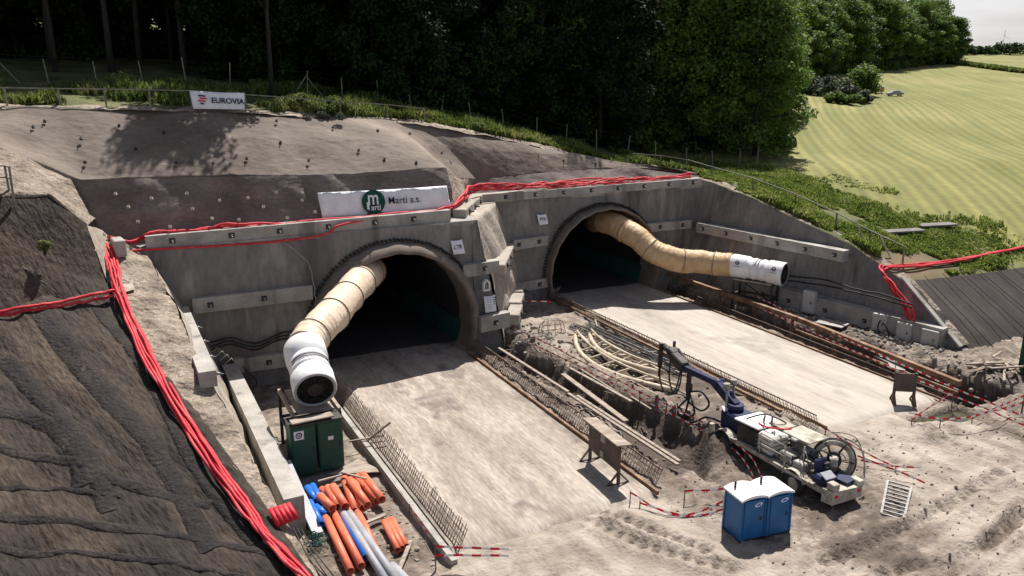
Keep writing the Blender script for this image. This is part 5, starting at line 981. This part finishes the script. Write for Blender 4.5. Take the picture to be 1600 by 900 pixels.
# hood, tank, engine
mb=MB(); mb.box(L(-.1,1.25,1.35),(1.3,1.35,.85),bev=.05); mb.build('pump_box',M['steel_dark'],t)
mb=MB(); mb.box(L(-.05,1.25,1.93),(1.6,1.6,.10),rx=R(-3),bev=.03); mb.build('front_canopy',M['white_d'] if 'white_d' in M else M['beige_l'] if 'beige_l' in M else M['white'],t)
mb=MB(); mb.box(L(-.35,.0,1.45),(1.05,.95,.95),bev=.10); tk=mb.build('water_tank',M['tank'],t)
mb=MB()
for z in (1.1,1.3,1.5,1.7):
    for a,b in (((-.9,-.5),(.2,-.5)),((.2,-.5),(.2,.5)),((.2,.5),(-.9,.5)),((-.9,.5),(-.9,-.5))): mb.bar(L(a[0],a[1],z),L(b[0],b[1],z),.025)
mb.tube([L(-.35,0,1.92),L(-.35,0,1.98)],.1,12); mb.build('tank_cage',M['steel_grey'],t)
mb=MB(); mb.box(L(.65,-.1,1.3),(.6,1.6,.7),bev=.05); mb.box(L(-.3,-1.2,1.25),(.9,.8,.55),bev=.08); mb.tube([L(.2,-1.0,1.5),L(.2,-1.9,1.5)],.28,14); mb.box(L(-.6,-2.0,1.2),(.5,.6,.5),bev=.05); mb.tube([L(-.75,-1.3,1.0),L(-.75,-2.3,1.0)],.13,10); mb.build('engine_block',M['steel_grey2'] if 'steel_grey2' in M else M['steel_grey'],t)
mb=MB(); 
for k in range(26): mb=MB(); a=L(random.uniform(-.9,.8),random.uniform(-2.8,.8),random.uniform(.95,1.5)); mb.box(a,(random.uniform(.08,.3),random.uniform(.1,.4),random.uniform(.08,.3)),rz=random.uniform(-.2,.2),bev=.01); mb.build('engine_component',M['beige'] if k%3==0 else M['steel_grey'] if k%3==1 else M['steel_dark'],t)
mb=MB(); mb.box(L(.35,-1.2,2.16),(1.25,1.5,.07),rz=R(4),bev=.02); mb.box(L(.45,.3,2.05),(.8,.9,.05),rx=R(2)); mb.build('roof_panel',M['beige'],t)
for x,y in ((-.5,-.2),(-.5,-2.0),(1.0,-.2),(1.0,-2.0),(-1.0,.1),(-1.0,-1.4)): mb=MB(); mb.tube([L(x,y,.95),L(x,y,2.14 if x!=-1. else 2.0)],.03,8); mb.build('roof_post',M['beige'],t)
mb=MB(); mb.tube([L(-1.0,.1,2.0),L(-1.0,-1.4,2.0)],.03,8); mb.tube([L(-1.0,.1,1.5),L(-1.0,-1.4,1.5)],.025,8); mb.build('handrail',M['beige'],t)
mb=MB(); mb.tube([L(*p) for p in spline([(-.4,.9,2.02),(-.5,.2,2.12),(-.1,-.4,2.2),(.2,-.5,2.24)],20)],.04,7); mb.build('red_hose',M['red'],t)
mb=MB(); mb.tube([L(*p) for p in spline([(-.5,1.6,2.0),(0,1.,2.35),(.3,.4,2.3),(.6,.2,2.1)],20)],.035,7); mb.bar(L(-.1,.9,2.0),L(-.15,.8,2.4),.06); mb.bar(L(.1,.6,2.0),L(.1,.6,2.4),.06); mb.build('exhaust_pipe',M['steel_dark'],t)
# hose reel, tilted ring at the rear right
ax=Vector((-.72,-.62,.25)).normalized(); u_=ax.cross(Vector((0,0,1))).normalized(); v_=u_.cross(ax); rc=Vector(L(.95,-2.35,1.35))
mb=MB()
for k,(rr,of) in enumerate(((.80,-.12),(.80,.0),(.80,.12),(.70,-.06),(.70,.06))): mb.tube([rc+ax*of+(u_*math.cos(q)+v_*math.sin(q))*rr for q in np.linspace(0,2*PI,40,endpoint=False)],.075,7,closed=True)
rl=mb.build('hose_reel',M['beige'],t)
mb=MB()
for s in (-.2,.2): mb.tube([rc+ax*s+(u_*math.cos(q)+v_*math.sin(q))*.9 for q in np.linspace(0,2*PI,40,endpoint=False)],.03,6,closed=True); [mb.bar(rc+ax*s,rc+ax*s+(u_*math.cos(q)+v_*math.sin(q))*.9,.05,.03) for q in np.linspace(0,2*PI,6,endpoint=False)]
mb.tube([rc-ax*.25,rc+ax*.25],.32,16); c=mb.build('reel_frame',M['steel_dark']); c.parent=rl; c.location=c.location-wloc(t)
mb=MB(); mb.box(rc+ax*.42,(.45,.35,.45),rz=R(40),bev=.06); c=mb.build('reel_motor',M['beige']); c.parent=rl; c.location=c.location-wloc(t)
mb=MB(); mb.tube([L(*p) for p in spline([(1.6,-2.0,2.2),(1.9,-2.9,1.9),(1.9,-3.2,1.0),(1.5,-3.3,.8)],20)],.035,7); mb.tube([L(*p) for p in spline([(1.3,-1.6,2.3),(1.9,-2.5,2.3),(2.05,-3.0,1.4),(1.7,-3.4,.8)],20)],.03,7); mb.build('guide_pipe',M['beige'],t)
# operator place and rear bumper
mb=MB(); mb.box(L(-.25,-3.0,1.0),(.9,.7,.5),bev=.1); mb.box(L(-.1,-2.6,1.4),(.7,.18,.7),rx=R(-12),bev=.07); mb.box(L(.55,-3.25,1.0),(.75,.9,.10),rz=R(10)); mb.build('operator_seat',M['navy2'] if 'navy2' in M else M['navy'],t)
mb=MB(); mb.box(L(-.35,-3.25,1.32),(.6,.4,.06),rx=R(25),bev=.01); mb.tube([L(-.35,-3.2,1.2),L(-.35,-3.1,1.42)],.03,8); mb.build('control_panel',M['greypipe'],t)
mb=MB(); mb.hexa([L(-.75,-3.95,.35),L(.95,-3.95,.35),L(1.1,-3.45,.35),L(-.85,-3.45,.35)],[L(-.75,-3.95,.95),L(.95,-3.95,.85),L(1.1,-3.45,.85),L(-.85,-3.45,.95)]); mb.box(L(-.55,-3.75,1.1),(.35,.4,.3),bev=.03); mb.box(L(.9,-3.7,.95),(.3,.5,.3),bev=.03); mb.build('rear_bumper',M['beige'],t)
for k in range(2): mb=MB(); mb.box(L(-.55+1.3*k,-3.96,.7),(.16,.03,.12)); mb.build('tail_light',M['inkred'],t)
for k in range(16):
    a=np.array([random.uniform(-.9,.9),random.uniform(-3.2,1.6),random.uniform(1.0,1.7)]); b=a+np.array([random.uniform(-.5,.5),random.uniform(-1,1),random.uniform(-.4,.4)]); c=(a+b)/2+np.array([random.uniform(-.3,.3),0,random.uniform(.1,.5)])
    mb=MB(); mb.tube([L(*p) for p in spline([a,c,b],12)],random.uniform(.02,.04),6); mb.build('hydraulic_hose',M['black'] if k%3 else M['steel_grey'],t)
# black coil near the boom
mb=MB(); c=PZ(1038,632,.2); mb.tube([c+np.array([math.cos(q)*.35*(1-.02*q),math.sin(q)*.3*(1-.02*q),.12*math.sin(q*.9)+.1]) for q in np.linspace(0,18,70)],.03,6); tag(mb.build('hose_coil',M['black']),'small black hose coil on the ground left of the machine','hose coil')
mb=MB(); mb.bar(PZ(1020,620,.2),PZ(1130,690,.2),.35,.12); tag(mb.build('timber_beam',M['wood_dark']),'long dark timber on the ground beside the tape left of the machine','timber')
# ---------------------------------------------------------------- fences on the crest
def railfence(pts,label,hgt=1.05,rails=(1.0,),name='rail_fence',pr=.05,rr=.04,m='fencewood',sub=None):
    t=thing(name,label,'fence',tuple(pts[0]))
    for p in pts: mb=MB(); a=Vector(p); lean=Vector((random.uniform(-.06,.06),random.uniform(-.05,.05),0)); mb.bar(a-Vector((0,0,.3)),a+Vector((0,0,hgt))+lean,pr*2); mb.build('post',M[m],t)
    for z in rails:
        for a,b in zip(pts[:-1],pts[1:]): mb=MB(); mb.bar(np.array(a)+[0,-pr,hgt*z],np.array(b)+[0,-pr,hgt*z+.0],rr*2,rr*1.6); mb.build('rail',M[m],t)
    return t
M['fencewood']=mat('greyed_fence_wood',[(.15,.14,.11),(.25,.235,.19)],2,coord='World',fine=.2)
def cr_pt(u,dy=.3):
    # point on the crest under pixel column u
    for i in range(400):
        x=-60+i*.3; p=np.array([x,float(Yc(x))+dy,0]); p[2]=float(Hh(p[0],p[1])); d=p-CC; uu=800+F*(d@RT)/(d@FW)
        if uu>=u: return p
    return p
railfence([cr_pt(u) for u in (-150,-60,5,88,165,228,300,380,436,530,600,660)],'wooden rail fence along the crest with the small white banner on it')
railfence([cr_pt(u,.8) for u in (985,1030,1068)]+[np.array([47.6,56.3,8.4]),np.array([48.3,52,7.9]),np.array([49.0,48,7.1]),np.array([49.3,44,6.2]),np.array([49.5,41,5.35]),np.array([50.2,38.6,4.6])],'grey rail fence above the right tunnel running down the right bank',m='fencewood')
railfence([PY(-40,300,47.2),PY(15,300,47.2),PY(20,302,46.6)],'short wooden rail fence at the left edge above the dark mound',hgt=1.3,rails=(.98,.55))
pts=[]
for k in range(31):
    x=-28+k*2.9; y=Yc(x)+9.2-2.2*sstep((x-10)/30)+.4*math.sin(k*1.7); pts.append(np.array([x,float(y),float(Hh(x,y))]))
t=thing('forest_fence','thin leaning posts of a wire fence along the dark forest edge','fence',tuple(pts[0]))
for p in pts: mb=MB(); a=Vector(p); mb.bar(a-Vector((0,0,.3)),a+Vector((random.uniform(-.25,.25),random.uniform(-.2,.2),random.uniform(1.7,2.2))),.07); mb.build('post',M['fencewood'],t)
mb=MB()
for z in (.3,.9,1.5,1.9):
    for a,b in zip(pts[:-1],pts[1:]): mb.bar(Vector(a)+Vector((0,0,z)),Vector(b)+Vector((0,0,z)),.008)
mb.build('wire',M['steel_dark'],t)
for i in (8,15):
    p=Vector(pts[i]); mb=MB(); mb.bar(p+Vector((-1.2,-.2,0)),p+Vector((0,0,1.6)),.07); mb.bar(p+Vector((1.2,-.2,0)),p+Vector((0,0,1.6)),.06); mb.build('strut',M['fencewood'],t)
mb=MB(); mb.bar((49.6,41.2,5.1),(49.1,42.0,7.0),.08); tag(mb.build('leaning_pole',M['conc']),'white leaning pole on the right bank below the fence','pole')
mb=MB(); mb.bar((49.9,39.3,4.6),(49.4,40.1,6.3),.08); tag(mb.build('leaning_pole',M['conc']),'second white leaning pole on the right bank, nearer the red hoses','pole')
# anchor heads on the sprayed slopes: small dark nails, one per spot
def nails(name,label,spots,m,root_label):
    t=thing(name,root_label,'soil nails',tuple(spots[0]))
    mb=MB()
    for i,p in enumerate(spots):
        mb=MB(); mb.box(tuple(p),(.16,.1,.14),rz=random.uniform(-.5,.5),rx=R(-40)); mb.tube([tuple(np.array(p)),tuple(np.array(p)+np.array([0,-.16,.12]))],.03,5); mb.build('nail_head',m,t)
def slp(u,v):
    # hit the upper light slope (plane between rows A and crest)
    d=ray(u,v); best=None
    for y in np.arange(50.6,60,.1):
        p=CC+d*(y/d[1]); x=p[0]; ya=np.interp(x,[q[0] for q in RA],[q[1] for q in RA]); za=np.interp(x,[q[0] for q in RA],[q[2] for q in RA]); yb=float(Yc(x)); zb=float(zc(x)); s=(y-ya)/(yb-ya+1e-6)
        if s<0: continue
        z=za+(zb-za)*min(s,1)+.25*math.sin(min(s,1)*PI)
        if p[2]<=z+.05: return p+np.array([0,-.05,.05])
    return None
sp=[slp(u,v) for u,v in ((52,200),(70,191),(127,218),(186,198),(212,234),(133,255),(256,208),(275,255),(333,256),(385,249),(432,190),(438,224),(482,252),(520,200),(560,236),(600,250),(640,210),(690,240),(725,222),(770,236),(790,250),(840,245),(880,252),(930,256),(707,236),(650,255),(590,205))]
nails('soil_nails','',[p for p in sp if p is not None],M['steel_dark'],'small dark nail heads dotted over the light upper slope')
sp=[PY(u,v,49.75-(v-300)*.02) for u,v in ((180,302),(236,309),(291,301),(342,312),(386,308),(430,300),(470,312),(215,345),(265,353),(330,340),(372,342),(447,339),(470,300),(490,330),(200,322),(300,325),(410,322))]
nails('soil_nails','',[p+np.array([0,-.3,0]) for p in sp],M['shot_tan2'],'pale nail heads dotted over the dark upper wall left of the long banner')
# ---------------------------------------------------------------- vegetation
def weeds(name,P,hs,m,label,blades=5,wd=.05,kind='stuff'):
    n=len(P); P=np.repeat(P,blades,0); hs=np.repeat(hs,blades); N=len(P)
    an=RNG.random(N)*2*PI; ln=RNG.random(N)*.55; h=hs*(.6+.6*RNG.random(N)); base=P+np.stack([RNG.normal(0,.10,N),RNG.normal(0,.10,N),np.zeros(N)],-1)
    dx=np.stack([np.cos(an),np.sin(an),np.zeros(N)],-1); w_=wd*(.7+.8*RNG.random(N)); sd_=np.stack([-np.sin(an),np.cos(an),np.zeros(N)],-1)*w_[:,None]
    mid=base+dx*(ln*h*.35)[:,None]+np.array([0,0,1])*(h*.6)[:,None]; tip=base+dx*(ln*h)[:,None]+np.array([0,0,1])*h[:,None]
    V=np.stack([base-sd_*.6,base+sd_*.6,mid+sd_*1.3,mid-sd_*1.3,tip+sd_*.2,tip-sd_*.2],1).reshape(-1,3)
    i=np.arange(N)[:,None]*6; Q=np.concatenate([i+np.array([[0,1,2,3]]),i+np.array([[3,2,4,5]])],0)
    o=obj(name,fastmesh(name,V,Q,m,False)); tag(o,label,None,kind=kind); return o
def strip(n,x0,x1,d0,d1,thr=-.2,hmin=.25,hmax=.9,sc=.35):
    x=RNG.uniform(x0,x1,n); d=RNG.uniform(0,1,n); y=Yc(x)+d0+(d1-d0)*d; k=fbm(x,y,sc)+.0; keep=k>thr; x=x[keep];y=y[keep];k=k[keep]
    return np.stack([x,y,Hh(x,y)],-1),hmin+(hmax-hmin)*np.clip(k+.35,0,1)*RNG.uniform(.6,1.2,len(x))
P1,h1=strip(11000,11,48,.3,4.6,-.2,.25,1.05); weeds('weeds',P1,h1,M['weed'],'tall green weeds along the crest above the tunnels')
P1,h1=strip(6000,-25,12,1.0,9,-.1,.3,1.0); weeds('weeds',P1,h1,M['weed'],'shaded weeds behind the crest fence at left')
P1,h1=strip(6000,12,50,6,14,-.1,.3,.9); weeds('weeds',P1,h1,M['weed'],'weeds running into the forest shade')
# dense bush on the crest near the small banner
def leafquads(C_,Rr,n,size,flat=.8):
    """n leaves per clump around centres C_ with radii Rr"""
    k=len(C_); idx=RNG.integers(0,k,n*k); d=RNG.normal(size=(len(idx),3)); d/=np.linalg.norm(d,axis=1)[:,None]; r=Rr[idx]*(RNG.random(len(idx))**.35)
    p=C_[idx]+d*r[:,None]*np.array([1,1,flat]); nrm=d*.7+RNG.normal(size=d.shape)*.6+np.array([0,0,.35]); nrm/=np.linalg.norm(nrm,axis=1)[:,None]
    a=np.cross(nrm,RNG.normal(size=d.shape)); a/=np.linalg.norm(a,axis=1)[:,None]; b=np.cross(nrm,a); s=(size*(.6+.8*RNG.random(len(idx))))[:,None]
    V=np.stack([p-a*s*.5,p+b*s*.32,p+a*s*.5,p-b*s*.32],1).reshape(-1,3); Q=np.arange(len(V)).reshape(-1,4); return V,Q
def bush(name,base,w_,h,label,m,n=260,size=.16,k=16,cat='bush',group=None,dy=.6):
    C_=np.stack([RNG.normal(0,w_*.33,k),RNG.normal(0,w_*.33*dy,k),h*(.25+.5*RNG.random(k))],-1); Rr=np.full(k,h*.30)*(.7+.6*RNG.random(k)); C_[:,2]*=np.exp(-(C_[:,0]/w_)**2*1.5)
    t=thing(name,label,cat,tuple(base),group); V,Q=leafquads(C_,Rr,n,size); V[:,2]=np.maximum(V[:,2],.02); obj('foliage',fastmesh('foliage',V,Q,m),t)
    mb=MB(); 
    for i in range(6): mb.tube([(0,0,-.2),(C_[i][0]*.4,C_[i][1]*.4,C_[i][2]*.5),tuple(C_[i])],[.06,.04,.02],5)
    s=mb.build('stem',M['bark'],None,(0,0,0)); s.parent=t; s.location=(0,0,0); return t
for u,l_,w_,h_ in ((470,'broad leafy bush on the crest right of the small banner, left half',2.2,1.5),(520,'broad leafy bush on the crest right of the small banner, right half',2.2,1.4)):
    bush('bush',cr_pt(u,.9),w_,h_,l_,M['weed'],n=330,size=.14)
bush('bush',cr_pt(498,.1)+np.array([0,-.1,-.3]),1.6,.9,'dry grey bush hanging over the crest below the leafy bushes',M['leafgrey'],n=250,size=.12)
bush('bush',cr_pt(745,.4),.9,.9,'bright yellow green bush on the crest edge halfway along the weeds',M['weed2'] if 'weed2' in M else M['weed'],n=260,size=.13)
bush('bush',PY(70,390,45)+np.array([0,-.3,0]),.5,.6,'small green shrub growing from the dark mound at far left',M['weed'],n=160,size=.08,k=8)
# bank grass on the right
def bank(n,fn,label,hmin,hmax,thr=-.3):
    P=fn(n); k=fbm(P[:,0],P[:,1],.35); P=P[k>thr]; k=k[k>thr]; P[:,2]=Hh(P[:,0],P[:,1]); weeds('bank_grass',P,hmin+(hmax-hmin)*np.clip(k+.4,0,1)*RNG.uniform(.5,1.2,len(k)),M['grass'],label,blades=5,wd=.045)
def f1_(n):
    y=RNG.uniform(37.2,60,n); x=xwall(y)+.6+RNG.random(n)**1.3*11; k=(np.hypot((x-51.)/4.4,(y-38.4)/2.)+.5*fbm(x,y,.8)>1.0); return np.stack([x,y,y*0],-1)[k]
bank(40000,f1_,'green grass and weeds on the bank above the right side wall',.10,.75,-.34)
def f2_(n):
    x=RNG.uniform(48,74,n); y=RNG.uniform(37.5,70,n); g=x+.25*y+10*fbm(x,y,.25); k=(g<RNG.uniform(60,74,n))&(x>xwall(y)+3)&((y>54)|(x>56))&(np.hypot((x-51.)/4.4,(y-38.4)/2.)>1.2); return np.stack([x,y,y*0],-1)[k]
bank(52000,f2_,'rough grass margin between the bank and the mown field',.08,.55,-.9)
# trees
def crown_proto(seed,base,top,rad,k,n,size,shape=1.):
    rs=np.random.default_rng(seed); C_=[]; 
    while len(C_)<k:
        z=rs.random(); a=rs.random()*2*PI; prof=(math.sin(PI*min(1,(z*.93+.12)**shape)))**.6 if base>5 else min(1,.62+1.2*z)*(1-max(0,z-.45)**1.6*1.7); r=rad*prof*(rs.random()**.4)
        C_.append((math.cos(a)*r,math.sin(a)*r,base+(top-base)*z))
    C_=np.array(C_); Rr=rad*(.20+.18*rs.random(k))*np.where(C_[:,2]>base+(top-base)*.8,1.2,1.); V,Q=leafquads(C_,Rr,n,size,.75); return V,Q,C_
def trunk_mesh(C_,h,r,seed,base):
    rs=np.random.default_rng(seed); mb=MB(); P=[(0,0,-.5)]+[(rs.normal(0,.05)*i,rs.normal(0,.05)*i,h*.85*i/6) for i in range(1,7)]; mb.tube(P,[r*1.3,r,r*.85,r*.7,r*.5,r*.33,r*.15],9)
    for i in range(0,len(C_),max(1,len(C_)//16)):
        c=C_[i]; z=max(base*.7,c[2]*.72); mb.tube([(0,0,z),(c[0]*.5,c[1]*.5,(z+c[2])*.5+.2),tuple(c)],[r*.35,r*.2,r*.07],5)
    V=np.array(mb.v); me=bpy.data.meshes.new('trunk'); me.from_pydata(V.tolist(),[],mb.f); me.materials.append(M['bark']); me.polygons.foreach_set('use_smooth',mb.sm); me.update(); return me
PR=[]
for sd_,base,top,rad,k,n,size,lm in ((1,10,26,5.2,50,230,.42,'leaf_shadepaint'),(2,9,24,5.0,48,230,.42,'leaf_shadepaint'),(3,.2,21,5.4,74,330,.36,'leaf'),(4,.0,16,4.6,64,330,.36,'leaf'),(5,.5,22,5.6,90,170,.52,'leaf'),(6,.0,19,5.4,66,200,.50,'leaf2'),(7,.0,17,4.6,64,260,.40,'leaf_shadepaint'),(8,4,25,5.2,60,240,.44,'leaf_shadepaint')):
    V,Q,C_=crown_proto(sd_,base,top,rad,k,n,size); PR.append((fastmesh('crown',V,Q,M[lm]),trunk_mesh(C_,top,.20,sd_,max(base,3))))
def tree(i,x,y,label,group=None,s=1.,rz=None,name='broadleaf_tree',wx=1.):
    z=float(Hh(x,y)); t=thing(name,label,'tree',(x,y,z-.1),group); obj('trunk',PR[i][1],t); obj('crown',PR[i][0],t); t.scale=(s*wx*random.uniform(.9,1.1),)*2+(s,) ; t.rotation_euler=(0,0,random.uniform(0,6.28) if rz is None else rz); return t
LD='dark broadleaf tree standing in the shaded forest behind the crest'; GD='trees in the shaded forest'
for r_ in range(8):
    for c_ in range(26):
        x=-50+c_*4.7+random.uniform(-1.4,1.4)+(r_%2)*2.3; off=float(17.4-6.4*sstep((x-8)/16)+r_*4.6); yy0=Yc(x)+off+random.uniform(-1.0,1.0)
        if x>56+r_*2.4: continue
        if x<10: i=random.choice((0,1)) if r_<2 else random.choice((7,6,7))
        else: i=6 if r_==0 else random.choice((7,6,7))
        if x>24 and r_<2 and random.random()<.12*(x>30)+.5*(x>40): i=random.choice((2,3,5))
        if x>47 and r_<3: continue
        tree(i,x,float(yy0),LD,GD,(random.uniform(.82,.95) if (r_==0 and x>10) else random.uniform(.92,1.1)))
# the tree whose boughs reach over the crest at left
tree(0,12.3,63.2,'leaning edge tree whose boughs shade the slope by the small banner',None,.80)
# big sunlit edge trees at right
big=[(1046,226,3,.95,'leafy tree at the forest edge above the right end of the tunnel beam'),(1094,232,2,1.02,'tall half lit tree at the forest edge, left of the sunlit corner trees'),(1138,238,2,1.08,'tall sunlit tree at the forest corner, second from the field'),(1178,243,3,1.0,'bright sunlit tree at the forest corner nearest the field')]
for u,v,i,s,l_ in big:
    p=hitH(u,v,70,200); tree(i,p[0],p[1],l_,'sunlit trees at the forest corner',s)
    tree(2,p[0]-3+random.uniform(-1,1),p[1]+5.5,LD,GD,s*1.05)
for k in range(7): tree(random.choice((2,4)),52+2.6*k+random.uniform(-1,1),76+1.4*k,LD,GD,1.05)
# forest edge running back along the field
E_=[(66,77),(76,84),(88,97),(102,113),(118,128),(136,142),(156,153),(178,164),(202,174),(226,183),(250,191),(272,198)]
li=['nearest the corner','second','third','fourth','fifth','sixth','seventh','eighth','ninth','tenth','eleventh','last, where the hill drops to the sky','','','']
LM='sunlit broadleaf tree of the wood along the field edge'; GM='trees along the field edge'
for i in range(len(E_)-1):
    a=np.array(E_[i]);b=np.array(E_[i+1]); L_=np.linalg.norm(b-a); nn=int(L_/4.6)+1
    for k in range(nn):
        p=a+(b-a)*k/nn+RNG.normal(0,.9,2); tree(random.choice((4,5,4)),p[0],p[1],LM,GM,random.uniform(.6,.98)*(1-.12*(i/11)),wx=random.uniform(1.15,1.5))
        q=p+np.array([-5.5,3.5])+RNG.normal(0,1,2); tree(random.choice((4,5)),q[0],q[1],LM,GM,random.uniform(.85,1.08)*(1-.12*(i/11)),wx=random.uniform(1.2,1.5))
# wood behind as one mass
C_=[];Rr=[]
def far(n,fn,hh):
    for k in range(n):
        x,y=fn(); z=float(Hh(x,y)); h=hh*random.uniform(.8,1.15)
        for j in range(4): C_.append((x+random.uniform(-2.5,2.5),y+random.uniform(-2.5,2.5),z+h*(.35+.17*j))); Rr.append(random.uniform(2.4,3.8))
def fE():
    s=random.random(); i=min(int(s*(len(E_)-1)),len(E_)-2); a=np.array(E_[i]);b=np.array(E_[i+1]); p=a+(b-a)*random.random(); d=random.uniform(10,70); return p[0]-d*.72,p[1]+d*.69
far(520,fE,20)
far(260,lambda:(random.uniform(-60,75),random.uniform(103,122)),22)
V,Q=leafquads(np.array(C_),np.array(Rr),48,1.15,.8); tag(obj('forest',fastmesh('forest',V,Q,M['leaf2'])),'distant wooded hillside behind the front trees',None,kind='stuff')
# bushes in the field
for u,v,w_,h_,m_,l_ in ((1348,150,3.4,6.2,'leaf','round green tree standing alone in the field'),(1322,158,4,3.2,'leafgrey','greyish bush left of the lone field tree'),(1300,152,4,3.4,'leafgrey','pale grey willow bush in the middle of the field bushes'),(1275,147,6,4.2,'leafgrey','broad grey green bush at the left of the field bushes'),(1252,143,5,4.6,'leaf','dark green bush closest to the forest corner'),(1318,162,3.6,2.,'leaf','low dark bush at the front of the field bushes'),(1342,160,3.,1.6,'leafgrey','low bush at the foot of the lone field tree')):
    p=hitH(u,v,100,300); bush('field_bush',p,w_,h_,l_,M[m_],n=130,size=.5,k=26,group='bushes in the field',cat='bush' if 'tree' not in l_[:12] else 'tree',dy=1.)
# far tree line and scrub
for k,u in enumerate((1490,1500,1512,1524,1538,1548,1562,1570,1578,1590)):
    p=hitH(u,84.5,200,620); p[2]=float(Hh(p[0],p[1])); bush('distant_tree',p,7,random.uniform(3.5,6.5) if u<1530 or u>1555 else 3,'small dark tree on the skyline, number %s from the wood'%['one','two','three','four','five','six','seven','eight','nine','ten'][k] if False else 'small dark trees of the row on the skyline',M['leaf2'],n=50,size=1.1,k=16,group='trees on the skyline',cat='tree',dy=1.)
P=[];
for k in range(900):
    s=random.random(); u=1470+130*s; v=97+17*s+random.uniform(-1.5,1.5); 
    P.append(hitH(u,v,150,500))
weeds('field_margin',np.array(P),np.full(len(P),1.1),M['weed'],'strip of rough grass between the two far fields',blades=4,wd=.35)
# wind turbine
p=hitH(1565,84,300,650); p=p*np.array([1,1,1]); t=thing('wind_turbine','faint small wind turbine on the skyline','wind turbine',(p[0],p[1],float(Hh(p[0],p[1])))); b_=np.array(p)
mb=MB(); mb.tube([b_,b_+np.array([0,0,7.5])],[.16,.1],8); mb.build('tower',M['white'],t); hb=b_+np.array([-.3,-.3,7.5]); mb=MB(); mb.box(hb,(.5,.5,.35),rz=.9); mb.build('nacelle',M['white'],t)
for k in range(3): q=R(90+120*k); mb=MB(); mb.bar(hb+np.array([-.2,-.2,0]),hb+np.array([-.2+math.cos(q)*2.6*.7,-.2-math.cos(q)*2.6*.7,math.sin(q)*2.6]),.2,.05); mb.build('blade',M['white'],t)
# car and beehive in the field
p=hitH(1398,150,100,400); c=np.array(p); t=thing('parked_car','small silver car parked in the field beside the bushes','car',(0,0,0)); mb=MB()
prof=[(-2.1,.35),(-2.1,.75),(-1.9,.92),(-1.3,1.0),(-.75,1.42),(.75,1.45),(1.45,1.0),(2.05,.85),(2.15,.4)]
V=[(x,-.85 if z<1.1 else -.68,z) for x,z in prof]+[(x,.85 if z<1.1 else .68,z) for x,z in prof]; n_=len(prof); mb.add(V,[tuple(range(n_)),tuple(range(2*n_-1,n_-1,-1))]+[(i,n_+i,n_+(i+1)%n_,(i+1)%n_) for i in range(n_)]); mb.build('body',M['greypipe'],t)
mb=MB(); 
for s in (-1,1): mb.add([(-1.15,s*.80,1.02),(1.25,s*.80,1.02),(.7,s*.72,1.38),(-.7,s*.72,1.36)],[(0,1,2,3) if s<0 else (3,2,1,0)])
mb.build('side_window',M['black'],t); mb=MB(); mb.add([(1.43,-.62,1.05),(1.43,.62,1.05),(.80,.56,1.43),(.80,-.56,1.43)],[(0,1,2,3)]); mb.build('windscreen',M['black'],t)
for s in (-1,1):
    for x in (-1.3,1.3): mb=MB(); mb.tube([(x,s*.66,.33),(x,s*.88,.33)],.33,18); ty=mb.build('wheel',M['black'],t); mb=MB(); mb.tube([(x,s*.87,.33),(x,s*.90,.33)],.2,12); rm=mb.build('rim',M['white']); rm.parent=ty
t.location=(c[0],c[1],float(Hh(c[0],c[1]))); t.rotation_euler=(0,0,R(-25)); t.scale=(.7,)*3
p=hitH(1371,146,100,400); t=thing('small_trailer','tiny orange and white trailer beside the lone field tree','trailer',tuple(p)); mb=MB(); mb.box(p+np.array([0,0,.75]),(2.,1.4,.8),rz=R(-30),bev=.05); mb.build('body',M['orange'],t); mb=MB(); mb.box(p+np.array([0,0,1.3]),(2.1,1.5,.25),rz=R(-30),bev=.05); mb.build('roof',M['white'],t)
for s in (-1,1): mb=MB(); q=p+np.array([s*.4,-s*.6,.25]); mb.tube([q,q+np.array([.1*s,-.12*s,0])],.28,12); mb.build('wheel',M['black'],t)
# brown earth patch and fallen timbers by the right hoses
p=np.array([53,42,0]); 
for k,(x,y,l_) in enumerate(((55.5,43,'flat pale slab lying in the bank grass, left one'),(60,43.5,'flat pale slab lying in the bank grass, right one'))):
    z=float(Hh(x,y)); mb=MB(); mb.box((x,y,z+.35),(3.4,1.0,.12),rz=R(-12)); tag(mb.build('slab',M['shot']),l_,'slab')
print('objects',len(bpy.data.objects))
